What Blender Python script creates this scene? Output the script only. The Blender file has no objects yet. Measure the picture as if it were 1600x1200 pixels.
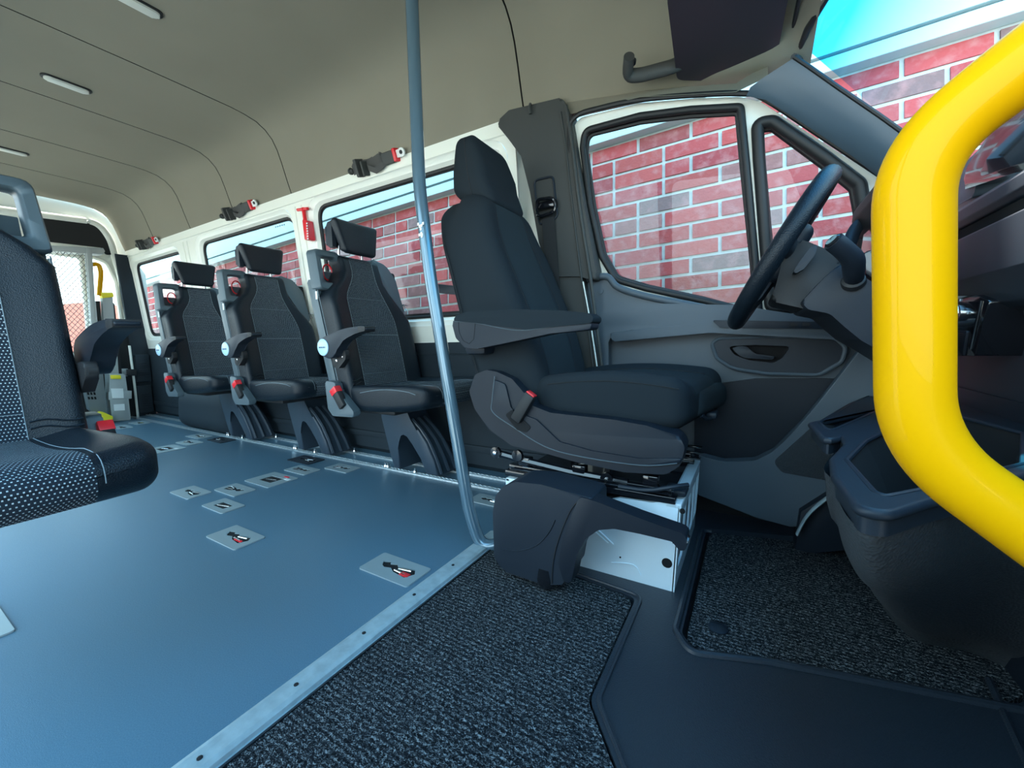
import bpy, bmesh, math, random
from mathutils import Vector, Matrix, noise
from mathutils.geometry import tessellate_polygon
random.seed(7)
V = Vector
S = bpy.context.scene
COL = S.collection

# ------------------------------------------------------------------ camera
EYE = V((0.0, 0.0, 0.66))
YAW, PITCH, ROLL, FPX = math.radians(30.71), math.radians(-6.02), math.radians(-1.194), 633.4
_f = V((-math.sin(YAW) * math.cos(PITCH), math.cos(YAW) * math.cos(PITCH), math.sin(PITCH)))
_r = _f.cross(V((0, 0, 1))).normalized()
_u = _r.cross(_f)
CR = math.cos(ROLL) * _r + math.sin(ROLL) * _u
CU = -math.sin(ROLL) * _r + math.cos(ROLL) * _u
cd = bpy.data.cameras.new('camera')
cd.sensor_width = 36
cd.lens = FPX / 1600 * 36
cd.clip_start = 0.02
cam = bpy.data.objects.new('camera', cd)
COL.objects.link(cam)
cam.matrix_world = Matrix(((CR.x, CU.x, -_f.x, EYE.x), (CR.y, CU.y, -_f.y, EYE.y), (CR.z, CU.z, -_f.z, EYE.z), (0, 0, 0, 1)))
S.camera = cam

# ------------------------------------------------------------------ light
S.view_settings.view_transform = 'Standard'
S.view_settings.look = 'None'
S.view_settings.gamma = 1
S.view_settings.exposure = 0.70
W = bpy.data.worlds.new('sky')
S.world = W
W.use_nodes = True
nt = W.node_tree
nt.nodes.clear()
wo = nt.nodes.new('ShaderNodeOutputWorld')
bg = nt.nodes.new('ShaderNodeBackground')
tc = nt.nodes.new('ShaderNodeTexCoord')
sx = nt.nodes.new('ShaderNodeSeparateXYZ')
cr = nt.nodes.new('ShaderNodeValToRGB')
e = cr.color_ramp.elements
e[0].position = 0.0
e[0].color = (0.85, 0.97, 1.0, 1)
e[1].position = 0.8
e[1].color = (0.22, 0.55, 0.9, 1)
m_ = cr.color_ramp.elements.new(0.3)
m_.color = (0.55, 0.84, 1.0, 1)
nt.links.new(tc.outputs['Generated'], sx.inputs[0])
nt.links.new(sx.outputs['Z'], cr.inputs[0])
nt.links.new(cr.outputs[0], bg.inputs[0])
bg.inputs[1].default_value = 3.6
nt.links.new(bg.outputs[0], wo.inputs[0])
sd = bpy.data.lights.new('sun', 'SUN')
sd.energy = 12.0
sd.angle = math.radians(2)
sd.color = (1.0, 0.97, 0.92)
so = bpy.data.objects.new('sun', sd)
COL.objects.link(so)
so.rotation_euler = V((0.15, -0.52, -0.84)).to_track_quat('-Z', 'Y').to_euler()


# ------------------------------------------------------------------ helpers
def ray(px, py):
    return _f * FPX + CR * (px - 800) - CU * (py - 600)

def PX(p, x):
    d = ray(*p); return EYE + d * ((x - EYE.x) / d.x)

def PY(p, y):
    d = ray(*p); return EYE + d * ((y - EYE.y) / d.y)

def PZ(p, z):
    d = ray(*p); return EYE + d * ((z - EYE.z) / d.z)

def PN(p, n, c):
    d = ray(*p); n = V(n); return EYE + d * ((c - n.dot(EYE)) / n.dot(d))

def pt2(pts, y):
    return [((q := PY(p, y)).x, q.z) for p in pts]

ORG = {}

def thing(name, label, cat, loc=(0, 0, 0), group=None, kind=None, rot=0):
    o = bpy.data.objects.new(name, None)
    COL.objects.link(o)
    o.empty_display_size = 0.05
    o.location = loc
    o.rotation_euler = (0, 0, rot)
    tag(o, label, cat, group, kind)
    return o

def tag(o, label=None, cat=None, group=None, kind=None):
    if label: o['label'] = label
    if cat: o['category'] = cat
    if group: o['group'] = group
    if kind: o['kind'] = kind
    return o

def wloc(p):
    l = V((0, 0, 0))
    while p is not None:
        l += p.location; p = p.parent
    return l

def obj(name, bm, mats, parent=None, local=False, label=None, sharp=38, mods=None, smooth=True):
    """link a bmesh as ONE mesh object"""
    if parent is not None and not local:
        bmesh.ops.translate(bm, verts=bm.verts, vec=-wloc(parent))
    bmesh.ops.recalc_face_normals(bm, faces=bm.faces) if not getattr(bm, 'keepn', False) else None
    a = math.radians(sharp)
    for ed in bm.edges:
        if len(ed.link_faces) == 2:
            ed.smooth = ed.calc_face_angle(0) < a
    for f in bm.faces: f.smooth = smooth
    me = bpy.data.meshes.new(name)
    bm.to_mesh(me); bm.free()
    if not isinstance(mats, (list, tuple)): mats = [mats]
    for m in mats: me.materials.append(m)
    o = bpy.data.objects.new(name, me)
    COL.objects.link(o)
    if parent is not None: o.parent = parent
    if label: o['label'] = label
    return o

def pieces(name, bm, mats, parent=None, **k):
    """like obj, but every separate piece becomes an object of its own"""
    bm.verts.ensure_lookup_table()
    seen, out = set(), []
    for v in bm.verts:
        if v in seen: continue
        st, isl = [v], []
        seen.add(v)
        while st:
            a = st.pop(); isl.append(a)
            for ed in a.link_edges:
                b = ed.other_vert(a)
                if b not in seen: seen.add(b); st.append(b)
        out.append(isl)
    res = []
    for isl in out:
        nbm = nb(); mp = {v: nbm.verts.new(v.co) for v in isl}
        for f in {f for v in isl for f in v.link_faces}:
            g = nbm.faces.new([mp[v] for v in f.verts]); g.material_index = f.material_index
        res.append(obj(name, nbm, mats, parent, **k))
    bm.free()
    return res

def struct(name, bm, mats, parent=None, **k):
    o = obj(name, bm, mats, parent, **k)
    if parent is None: o['kind'] = 'structure'
    return o

class BM:
    pass

def nb(): return bmesh.new()

def rp(pts, r=0.02, n=5):
    """round the corners of a 2D polygon"""
    out = []
    N = len(pts)
    for i in range(N):
        rr = r[i] if isinstance(r, (list, tuple)) else r
        p0, p1, p2 = V(pts[i - 1][:2]), V(pts[i][:2]), V(pts[(i + 1) % N][:2])
        a, b = (p0 - p1), (p2 - p1)
        la, lb = a.length, b.length
        if rr <= 1e-6 or la < 1e-6 or lb < 1e-6:
            out.append((p1.x, p1.y)); continue
        a /= la; b /= lb
        ang = math.acos(max(-1, min(1, a.dot(b))))
        if ang > 3.05: out.append((p1.x, p1.y)); continue
        d = min(rr / math.tan(ang / 2), la * .48, lb * .48)
        s0, s2 = p1 + a * d, p1 + b * d
        for k in range(n + 1):
            t = k / n
            q = s0 * (1 - t) ** 2 + p1 * 2 * t * (1 - t) + s2 * t * t
            out.append((q.x, q.y))
    return out

def resample(pts, n, closed=True):
    P = [V(p) for p in pts]
    if closed: P = P + [P[0]]
    L = [0]
    for i in range(1, len(P)): L.append(L[-1] + (P[i] - P[i - 1]).length)
    T = L[-1]; out = []; j = 0
    cnt = n if closed else n - 1
    for k in range(n):
        d = T * k / cnt
        while j < len(L) - 2 and L[j + 1] < d: j += 1
        seg = L[j + 1] - L[j]
        t = 0 if seg < 1e-9 else (d - L[j]) / seg
        out.append(P[j].lerp(P[j + 1], min(1, t)))
    return out

AX = {'y': lambda a, b, t: V((a, t, b)), 'x': lambda a, b, t: V((t, a, b)), 'z': lambda a, b, t: V((a, b, t))}

def prism(bm, pts, ax, t0, t1, bev=0.0, f=None, mi=0, seg=2):
    """extrude a 2D polygon; f maps (a,b,t) to 3D when given"""
    F = f or AX[ax]
    v0 = [bm.verts.new(F(p[0], p[1], t0)) for p in pts]
    v1 = [bm.verts.new(F(p[0], p[1], t1)) for p in pts]
    n = len(pts)
    fs = [bm.faces.new(v0), bm.faces.new(v1[::-1])]
    for i in range(n):
        fs.append(bm.faces.new((v0[i], v1[i], v1[(i + 1) % n], v0[(i + 1) % n])))
    for q in fs: q.material_index = mi
    if bev > 0:
        es = [e for e in fs[0].edges] + [e for e in fs[1].edges]
        r = bmesh.ops.bevel(bm, geom=es, offset=bev, segments=seg, profile=.5, affect='EDGES', clamp_overlap=True)
        for q in r['faces']: q.material_index = mi
    return fs

def box(bm, lo, hi, bev=0.0, mi=0, M=None):
    lo, hi = V(lo), V(hi)
    r = bmesh.ops.create_cube(bm, size=1)
    vs = r['verts']
    c, s = (lo + hi) / 2, hi - lo
    for v in vs: v.co = V((v.co.x * s.x, v.co.y * s.y, v.co.z * s.z)) + c
    fs = list({f for v in vs for f in v.link_faces})
    for f in fs: f.material_index = mi
    if bev > 0:
        es = list({e for v in vs for e in v.link_edges})
        r = bmesh.ops.bevel(bm, geom=es, offset=bev, segments=2, profile=.5, affect='EDGES', clamp_overlap=True)
        vs = list({v for f in r['faces'] for v in f.verts} | {v for v in vs if v.is_valid})
        for f in r['faces']: f.material_index = mi
    if M is not None:
        for v in vs: v.co = M @ v.co
    return vs

def smoothpath(pts, n=8, closed=False):
    P = [V(p) for p in pts]; out = []
    N = len(P)
    rng = range(N) if closed else range(N - 1)
    for i in rng:
        g = lambda k: P[k % N] if closed else P[max(0, min(N - 1, k))]
        p0, p1, p2, p3 = g(i - 1), g(i), g(i + 1), g(i + 2)
        for k in range(n):
            t = k / n
            out.append(.5 * ((2 * p1) + (p2 - p0) * t + (2 * p0 - 5 * p1 + 4 * p2 - p3) * t * t + (3 * p1 - p0 - 3 * p2 + p3) * t ** 3))
    if not closed: out.append(P[-1])
    return out

def roundpath(pts, r, n=6):
    """3D polyline with filleted corners"""
    P = [V(p) for p in pts]; out = [P[0]]
    for i in range(1, len(P) - 1):
        a, b = P[i - 1] - P[i], P[i + 1] - P[i]
        la, lb = a.length, b.length
        d = min(r, la * .48, lb * .48)
        s0, s2 = P[i] + a / la * d, P[i] + b / lb * d
        for k in range(n + 1):
            t = k / n
            out.append(s0 * (1 - t) ** 2 + P[i] * 2 * t * (1 - t) + s2 * t * t)
    out.append(P[-1])
    return out

def tube(bm, pts, r, n=12, closed=False, caps=True, mi=0, flat=None, up=None):
    """sweep a circle (or an ellipse: flat=(ra,rb), up) along pts"""
    P = [V(p) for p in pts]
    N = len(P)
    T = []
    for i in range(N):
        a = P[(i - 1) % N] if (closed or i > 0) else P[0]
        b = P[(i + 1) % N] if (closed or i < N - 1) else P[-1]
        T.append((b - a).normalized())
    u = V(up) if up is not None else (V((0, 0, 1)) if abs(T[0].z) < .9 else V((1, 0, 0)))
    u = (u - T[0] * u.dot(T[0])).normalized()
    rings = []
    for i in range(N):
        if up is not None:
            q = V(up); q = q - T[i] * q.dot(T[i])
            u = q.normalized() if q.length > 1e-4 else u
        else:
            u = (u - T[i] * u.dot(T[i])).normalized()
        w = T[i].cross(u)
        rr = r[i] if isinstance(r, (list, tuple)) else r
        ra, rb = flat if flat else (rr, rr)
        rings.append([bm.verts.new(P[i] + u * ra * math.cos(2 * math.pi * k / n) + w * rb * math.sin(2 * math.pi * k / n)) for k in range(n)])
    for i in range(N if closed else N - 1):
        A, B = rings[i], rings[(i + 1) % N]
        for k in range(n):
            bm.faces.new((A[k], A[(k + 1) % n], B[(k + 1) % n], B[k])).material_index = mi
    if caps and not closed:
        bm.faces.new(rings[0][::-1]).material_index = mi
        bm.faces.new(rings[-1]).material_index = mi

def loft(bm, rings, caps=True, closed=True, mi=0):
    R = [[bm.verts.new(V(p)) for p in ring] for ring in rings]
    n = len(R[0])
    for i in range(len(R) - 1):
        for k in range(n if closed else n - 1):
            bm.faces.new((R[i][k], R[i][(k + 1) % n], R[i + 1][(k + 1) % n], R[i + 1][k])).material_index = mi
    if caps and closed:
        bm.faces.new(R[0][::-1]).material_index = mi
        bm.faces.new(R[-1]).material_index = mi
    return R

def lathe(bm, prof, org, d, n=20, mi=0):
    """prof: (radius, distance along d)"""
    d = V(d).normalized(); org = V(org)
    u = d.orthogonal().normalized(); w = d.cross(u)
    rings = [[org + d * h + (u * math.cos(2 * math.pi * k / n) + w * math.sin(2 * math.pi * k / n)) * max(r, 1e-4) for k in range(n)] for r, h in prof]
    loft(bm, rings, True, True, mi)

def soft(bm, half, r, seg=(8, 8, 8), deform=None, mat=None, uv=True):
    """a rounded box; deform maps box space to the final shape, mat(p) picks the material"""
    a, b, c = half
    lay = bm.loops.layers.uv.verify() if uv else None
    vd = {}
    def vert(p):
        k = (round(p[0], 6), round(p[1], 6), round(p[2], 6))
        if k not in vd:
            q = V((max(-a + r, min(a - r, p[0])), max(-b + r, min(b - r, p[1])), max(-c + r, min(c - r, p[2]))))
            dd = V(p) - q
            s = q + dd.normalized() * r if dd.length > 1e-9 else q
            vd[k] = bm.verts.new(deform(s) if deform else s)
        return vd[k]
    def ticks(h, n):
        m = r / h if h > 0 else 0
        lo = [-h + r * (1 - math.cos(math.pi / 2 * k / 4)) * 1.0 for k in range(4)]
        lo = [-h + r * k / 4 for k in range(4)]
        mid = [-h + r + (2 * h - 2 * r) * k / n for k in range(n + 1)]
        return lo + mid + [-x for x in lo[::-1]]
    X, Y, Z = ticks(a, seg[0]), ticks(b, seg[1]), ticks(c, seg[2])
    def face(ps, uvs):
        try: f = bm.faces.new([vert(p) for p in ps])
        except ValueError: return
        cp = sum((V(p) for p in ps), V((0, 0, 0))) / 4
        if mat: f.material_index = mat(cp)
        if uv:
            for l, t in zip(f.loops, uvs): l[lay].uv = t
    for s in (-1, 1):
        for i in range(len(Y) - 1):
            for j in range(len(Z) - 1):
                q = [(Y[i], Z[j]), (Y[i + 1], Z[j]), (Y[i + 1], Z[j + 1]), (Y[i], Z[j + 1])]
                if s < 0: q = q[::-1]
                face([(s * a, y, z) for y, z in q], [(y, z) for y, z in q])
        for i in range(len(X) - 1):
            for j in range(len(Z) - 1):
                q = [(X[i], Z[j]), (X[i + 1], Z[j]), (X[i + 1], Z[j + 1]), (X[i], Z[j + 1])]
                if s > 0: q = q[::-1]
                face([(x, s * b, z) for x, z in q], [(x + .003, z) for x, z in q])
        for i in range(len(X) - 1):
            for j in range(len(Y) - 1):
                q = [(X[i], Y[j]), (X[i + 1], Y[j]), (X[i + 1], Y[j + 1]), (X[i], Y[j + 1])]
                if s < 0: q = q[::-1]
                face([(x, y, s * c) for x, y in q], [(y, x + c) for x, y in q])

def sheet(bm, outer, holes, f, n, mi=0):
    """flat polygon with holes; f(a,b) -> 3D point, n: thickness vector"""
    loops = [[V((p[0], p[1], 0)) for p in outer]] + [[V((p[0], p[1], 0)) for p in h] for h in holes]
    tris = tessellate_polygon(loops)
    flat = [p for l in loops for p in l]
    n = V(n)
    A = [bm.verts.new(f(p.x, p.y)) for p in flat]
    B = [bm.verts.new(f(p.x, p.y) + n) for p in flat]
    for t in tris:
        try:
            bm.faces.new([A[i] for i in t]).material_index = mi
            bm.faces.new([B[i] for i in t][::-1]).material_index = mi
        except ValueError: pass
    o = 0
    for l in loops:
        k = len(l)
        for i in range(k):
            a, b = o + i, o + (i + 1) % k
            try: bm.faces.new((A[a], A[b], B[b], B[a])).material_index = mi
            except ValueError: pass
        o += k

def web(bm, pts, wv, t=.0015, mi=0):
    """belt webbing: a ribbon along pts, width vector wv"""
    P = [V(p) for p in pts]; wv = V(wv) / 2
    rings = []
    for i, p in enumerate(P):
        tg = (P[min(i + 1, len(P) - 1)] - P[max(i - 1, 0)]).normalized()
        nn = tg.cross(wv).normalized() * t / 2
        rings.append([p - wv - nn, p + wv - nn, p + wv + nn, p - wv + nn])
    loft(bm, rings, True, True, mi)

def copytree(o, parent=None):
    c = o.copy(); COL.objects.link(c)
    if parent is not None:
        c.parent = parent
    for ch in list(o.children): copytree(ch, c)
    return c

# ------------------------------------------------------------------ materials
def mat(name, col, rough=.5, metal=0., bump=None, spec=.5, var=None, coat=0., bumpkind='noise'):
    m = bpy.data.materials.new(name); m.use_nodes = True
    t = m.node_tree; N = t.nodes; L = t.links
    b = N['Principled BSDF']
    b.inputs['Base Color'].default_value = (*col, 1)
    b.inputs['Roughness'].default_value = rough
    b.inputs['Metallic'].default_value = metal
    b.inputs['Specular IOR Level'].default_value = spec
    b.inputs['Coat Weight'].default_value = coat
    tcn = N.new('ShaderNodeTexCoord')
    if bump:
        sc, st, dist = bump
        if bumpkind == 'noise':
            x = N.new('ShaderNodeTexNoise'); x.inputs['Scale'].default_value = sc; x.inputs['Detail'].default_value = 3
            o = x.outputs['Fac']
        else:
            x = N.new('ShaderNodeTexVoronoi'); x.inputs['Scale'].default_value = sc
            o = x.outputs['Distance']
        L.new(tcn.outputs['Object'], x.inputs['Vector'])
        bn = N.new('ShaderNodeBump'); bn.inputs['Strength'].default_value = st; bn.inputs['Distance'].default_value = dist
        L.new(o, bn.inputs['Height']); L.new(bn.outputs[0], b.inputs['Normal'])
    if var:
        sc, c2, fac = var
        x = N.new('ShaderNodeTexNoise'); x.inputs['Scale'].default_value = sc; x.inputs['Detail'].default_value = 5
        L.new(tcn.outputs['Object'], x.inputs['Vector'])
        rmp = N.new('ShaderNodeValToRGB')
        rmp.color_ramp.elements[0].position = .5 - fac; rmp.color_ramp.elements[0].color = (*col, 1)
        rmp.color_ramp.elements[1].position = .5 + fac; rmp.color_ramp.elements[1].color = (*c2, 1)
        L.new(x.outputs['Fac'], rmp.inputs[0]); L.new(rmp.outputs[0], b.inputs['Base Color'])
    return m

def glassmat(name, tint=(1, 1, 1), refl=.018, grad=None):
    m = bpy.data.materials.new(name); m.use_nodes = True
    t = m.node_tree; N = t.nodes; L = t.links
    N.remove(N['Principled BSDF'])
    tr = N.new('ShaderNodeBsdfTransparent'); tr.inputs[0].default_value = (*tint, 1)
    gl = N.new('ShaderNodeBsdfGlossy'); gl.inputs['Roughness'].default_value = .01
    lf = N.new('ShaderNodeLayerWeight'); pw = N.new('ShaderNodeMath'); pw.operation = 'POWER'; pw.inputs[1].default_value = 4.5
    L.new(lf.outputs['Facing'], pw.inputs[0])
    lw = N.new('ShaderNodeMath'); lw.operation = 'MULTIPLY_ADD'; lw.inputs[1].default_value = .5; lw.inputs[2].default_value = refl
    L.new(pw.outputs[0], lw.inputs[0])
    mx = N.new('ShaderNodeMixShader')
    L.new(lw.outputs[0], mx.inputs[0]); L.new(tr.outputs[0], mx.inputs[1]); L.new(gl.outputs[0], mx.inputs[2])
    L.new(mx.outputs[0], N['Material Output'].inputs[0])
    if grad:
        tcn = N.new('ShaderNodeTexCoord'); sp = N.new('ShaderNodeSeparateXYZ'); rr = N.new('ShaderNodeMapRange'); ra = N.new('ShaderNodeValToRGB')
        L.new(tcn.outputs['Object'], sp.inputs[0]); L.new(sp.outputs['Z'], rr.inputs[0])
        rr.inputs['From Min'].default_value = grad[0]; rr.inputs['From Max'].default_value = grad[1]
        L.new(rr.outputs[0], ra.inputs[0]); ra.color_ramp.elements[0].color = (*tint, 1); ra.color_ramp.elements[1].color = (*grad[2], 1)
        L.new(ra.outputs[0], tr.inputs[0])
    return m

def fabric(name, base, dot, fu=165., fv=140., rough=.9):
    m = bpy.data.materials.new(name); m.use_nodes = True
    t = m.node_tree; N = t.nodes; L = t.links
    b = N['Principled BSDF']; b.inputs['Roughness'].default_value = rough; b.inputs['Specular IOR Level'].default_value = .2
    uv = N.new('ShaderNodeUVMap'); sp = N.new('ShaderNodeSeparateXYZ'); L.new(uv.outputs[0], sp.inputs[0])
    def mth(op, a, bb=None, c=None):
        x = N.new('ShaderNodeMath'); x.operation = op
        for i, q in enumerate((a, bb, c)):
            if q is None: continue
            if isinstance(q, (int, float)): x.inputs[i].default_value = q
            else: L.new(q, x.inputs[i])
        return x.outputs[0]
    v = mth('MULTIPLY', sp.outputs['Y'], fv)
    row = mth('MODULO', mth('FLOOR', mth('ADD', v, 1000)), 2)
    u = mth('ADD', mth('ADD', mth('MULTIPLY', sp.outputs['X'], fu), 1000), mth('MULTIPLY', row, .5))
    du = mth('ABSOLUTE', mth('SUBTRACT', mth('FRACT', u), .5)); dv = mth('ABSOLUTE', mth('SUBTRACT', mth('FRACT', mth('ADD', v, 1000)), .5))
    d = mth('MULTIPLY', mth('LESS_THAN', du, .17), mth('LESS_THAN', dv, .16))
    mx = N.new('ShaderNodeMix'); mx.data_type = 'RGBA'
    mx.inputs[6].default_value = (*base, 1); mx.inputs[7].default_value = (*dot, 1)
    L.new(d, mx.inputs[0]); L.new(mx.outputs[2], b.inputs['Base Color'])
    ns = N.new('ShaderNodeTexNoise'); ns.inputs['Scale'].default_value = 900
    tcn = N.new('ShaderNodeTexCoord'); L.new(tcn.outputs['Object'], ns.inputs['Vector'])
    bn = N.new('ShaderNodeBump'); bn.inputs['Strength'].default_value = .3; bn.inputs['Distance'].default_value = .001
    L.new(ns.outputs['Fac'], bn.inputs['Height']); L.new(bn.outputs[0], b.inputs['Normal'])
    return m

def carpet(name):
    m = bpy.data.materials.new(name); m.use_nodes = True
    t = m.node_tree; N = t.nodes; L = t.links
    b = N['Principled BSDF']; b.inputs['Roughness'].default_value = 1; b.inputs['Specular IOR Level'].default_value = .1
    tcn = N.new('ShaderNodeTexCoord')
    mp = N.new('ShaderNodeMapping'); mp.inputs['Scale'].default_value = (210, 330, 300); L.new(tcn.outputs['Object'], mp.inputs[0])
    n1 = N.new('ShaderNodeTexNoise'); n1.inputs['Scale'].default_value = 1.0; n1.inputs['Detail'].default_value = 5; n1.inputs['Distortion'].default_value = 1.2
    L.new(mp.outputs[0], n1.inputs['Vector'])
    wv = N.new('ShaderNodeTexWave'); wv.wave_type = 'BANDS'; wv.bands_direction = 'Y'; wv.inputs['Scale'].default_value = 28; wv.inputs['Distortion'].default_value = 1.2; wv.inputs['Detail'].default_value = 2
    wv.inputs['Detail Scale'].default_value = 3
    L.new(tcn.outputs['Object'], wv.inputs['Vector'])
    ad = N.new('ShaderNodeMath'); ad.operation = 'MULTIPLY_ADD'; ad.inputs[1].default_value = .08
    L.new(wv.outputs['Fac'], ad.inputs[0]); L.new(n1.outputs['Fac'], ad.inputs[2])
    rmp = N.new('ShaderNodeValToRGB'); E_ = rmp.color_ramp.elements
    E_[0].position = .42; E_[0].color = (.004, .005, .007, 1)
    E_[1].position = .74; E_[1].color = (.34, .355, .36, 1)
    q = E_.new(.57); q.color = (.026, .029, .034, 1)
    L.new(ad.outputs[0], rmp.inputs[0]); L.new(rmp.outputs[0], b.inputs['Base Color'])
    bn = N.new('ShaderNodeBump'); bn.inputs['Strength'].default_value = .8; bn.inputs['Distance'].default_value = .003
    L.new(ad.outputs[0], bn.inputs['Height']); L.new(bn.outputs[0], b.inputs['Normal'])
    return m

M = {}
M['vinyl'] = mat('blue_grey_vinyl', (.075, .155, .215), .36, bump=(700, .35, .0008), var=(420, (.115, .205, .27), .22))
M['headliner'] = mat('headliner_fabric', (.228, .208, .158), .95, bump=(700, .35, .001), var=(2.2, (.25, .23, .178), .25))
M['seam'] = mat('seam_shadow_gap', (.02, .02, .02), .9)
M['white'] = mat('white_body_paint', (.90, .91, .82), .3, coat=.2)
M['boxwhite'] = mat('white_seat_box_paint', (.80, .90, .94), .25, coat=.3)
M['liner'] = mat('dark_wall_liner', (.019, .029, .038), .75, bump=(400, .3, .001), spec=.3)
M['rubber'] = mat('window_rubber', (.012, .013, .014), .55)
M['plas'] = mat('charcoal_grained_plastic', (.011, .016, .024), .45, bump=(900, .35, .0006), spec=.28)
M['plas2'] = mat('dark_grey_plastic', (.017, .024, .034), .45, bump=(900, .3, .0006), spec=.28)
M['door'] = mat('door_trim_plastic', (.072, .096, .118), .5, bump=(700, .4, .0008))
M['pillar'] = mat('grey_pillar_plastic', (.055, .058, .056), .6, bump=(900, .3, .0006), spec=.3)
M['gloss'] = mat('gloss_black', (.008, .009, .012), .12, coat=.5)
M['black'] = mat('matt_black', (.010, .011, .013), .6)
M['void'] = mat('dark_cavity', (.004, .004, .005), .9)  # near black, carries the darkness of recesses and bins in its colour
M['leather'] = mat('black_leatherette', (.006, .011, .017), .36, bump=(420, .6, .001), bumpkind='vor', spec=.28)
M['fabric'] = fabric('dotted_seat_fabric', (.014, .022, .033), (.44, .52, .56))
M['apillar'] = mat('screen_pillar_trim_sky_sheen', (.060, .095, .125), .35, spec=.5)  # blue sky sheen on the pillar is put into the base colour
M['dfabric'] = mat('plain_black_seat_fabric', (.018, .024, .029), .95, bump=(1500, .4, .0006), spec=.1)
M['dfabric2'] = mat('plain_dark_seat_fabric_insert', (.024, .034, .040), .95, bump=(1500, .4, .0006), spec=.1)
M['stitch'] = mat('pale_stitching', (.17, .22, .25), .8)
M['seamline'] = mat('seat_seam_thread', (.012, .014, .016), .9)
M['greyshell'] = mat('blue_grey_moulded_plastic', (.070, .10, .118), .45, bump=(900, .2, .0005))
M['legplas'] = mat('slate_leg_cover', (.034, .052, .074), .4, bump=(900, .2, .0005))
M['chrome'] = mat('bright_metal', (.75, .78, .80), .22, 1.)
M['alu'] = mat('brushed_aluminium', (.62, .68, .70), .35, .8, var=(60, (.45, .5, .52), .2))
M['zinc'] = mat('zinc_plate', (.36, .43, .45), .42, .35)
M['tape'] = mat('grey_edge_trim', (.42, .52, .55), .4, .2, bump=(150, .3, .001), var=(40, (.34, .42, .45), .15))
M['pole'] = mat('slate_blue_pole_paint', (.11, .18, .23), .2, .35, coat=.5)
M['yellow'] = mat('safety_yellow_paint', (.72, .345, .001), .32, coat=.12, spec=.06)
M['yellowp'] = mat('yellow_plastic', (.86, .72, .03), .45)
M['red'] = mat('red_plastic', (.75, .02, .03), .35)
M['belt'] = mat('black_belt_webbing', (.016, .018, .02), .8, bump=(1200, .4, .0005))
M['beltg'] = mat('grey_belt_webbing', (.06, .06, .058), .8, bump=(1200, .4, .0005))
M['carpet'] = carpet('ribbed_grey_carpet')
M['moat'] = mat('black_rubber_floor', (.022, .029, .039), .40, bump=(380, .45, .001), bumpkind='vor')
M['lens'] = mat('frosted_lamp_lens', (.62, .63, .57), .35)
M['badge'] = mat('pale_blue_badge', (.45, .68, .85), .3)
M['ink'] = mat('badge_ink', (.05, .08, .16), .5)
M['grey'] = mat('light_grey_lift_paint', (.36, .39, .38), .5)
M['greyd'] = mat('mid_grey_lift_plastic', (.16, .18, .18), .5)
M['label'] = mat('white_sticker', (.75, .78, .76), .5)
M['seatleather'] = mat('console_side_leather_grain', (.055, .060, .066), .42, bump=(240, .7, .0015), bumpkind='vor', spec=.4)
M['glass'] = glassmat('window_glass', (.93, .97, .96))
M['wglass'] = glassmat('windscreen_glass', (.95, .97, .97), grad=(1.28, 1.46, (.06, .62, .95)))
M['grille'] = mat('speaker_grille', (.030, .038, .046), .55, bump=(420, 1.0, .002), bumpkind='vor')

# ------------------------------------------------------------------ outside
YC = 0.73          # the vehicle's centre line
# brick wall of the house, standing square to its own ground (the van leans a little against it)
_wd = (CR * (-261 - 800) - CU * (597 - 600) + _f * FPX).normalized() * -1.0   # along the courses, towards the front
_wu = (CU - _wd * CU.dot(_wd)).normalized()
_wn = _wd.cross(_wu).normalized()             # towards the house or the van
W0 = PY((1073, 300), 2.2)
if _wn.dot(EYE - W0) > 0: _wn = -_wn           # now points away from the van

def wallpt(px, py, off=0.0):
    d = ray(px, py); o = W0 + _wn * off
    q = EYE + d * ((o - EYE).dot(_wn) / d.dot(_wn)) - W0
    return q.dot(_wd), q.dot(_wu)

def WP(a, b, off=0.0): return W0 + _wd * a + _wu * b + _wn * off

ba, bb = wallpt(815, 262, -.05)     # lower edge of the white board
house = thing('brick_house', 'red brick house wall under white boards, seen through the left side windows', 'building', WP(0, -1.6))
bm = nb()
lay = bm.loops.layers.float_color.new('tone') if hasattr(bm.loops.layers, 'float_color') else bm.loops.layers.color.new('tone')
CH = .0813
xj, yj = wallpt(997, 293)            # a perpend joint in a stretcher course
random.seed(3)
tones = [(.40, .060, .060), (.42, .070, .070), (.37, .055, .065), (.44, .085, .080), (.34, .075, .080), (.40, .065, .07), (.38, .06, .06), (.30, .13, .125), (.23, .14, .14), (.42, .07, .075)]
_, ymort = wallpt(1050, 205 + 8)
row = 0
ytop = bb + .02
yb = ytop
k = 0
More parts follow.
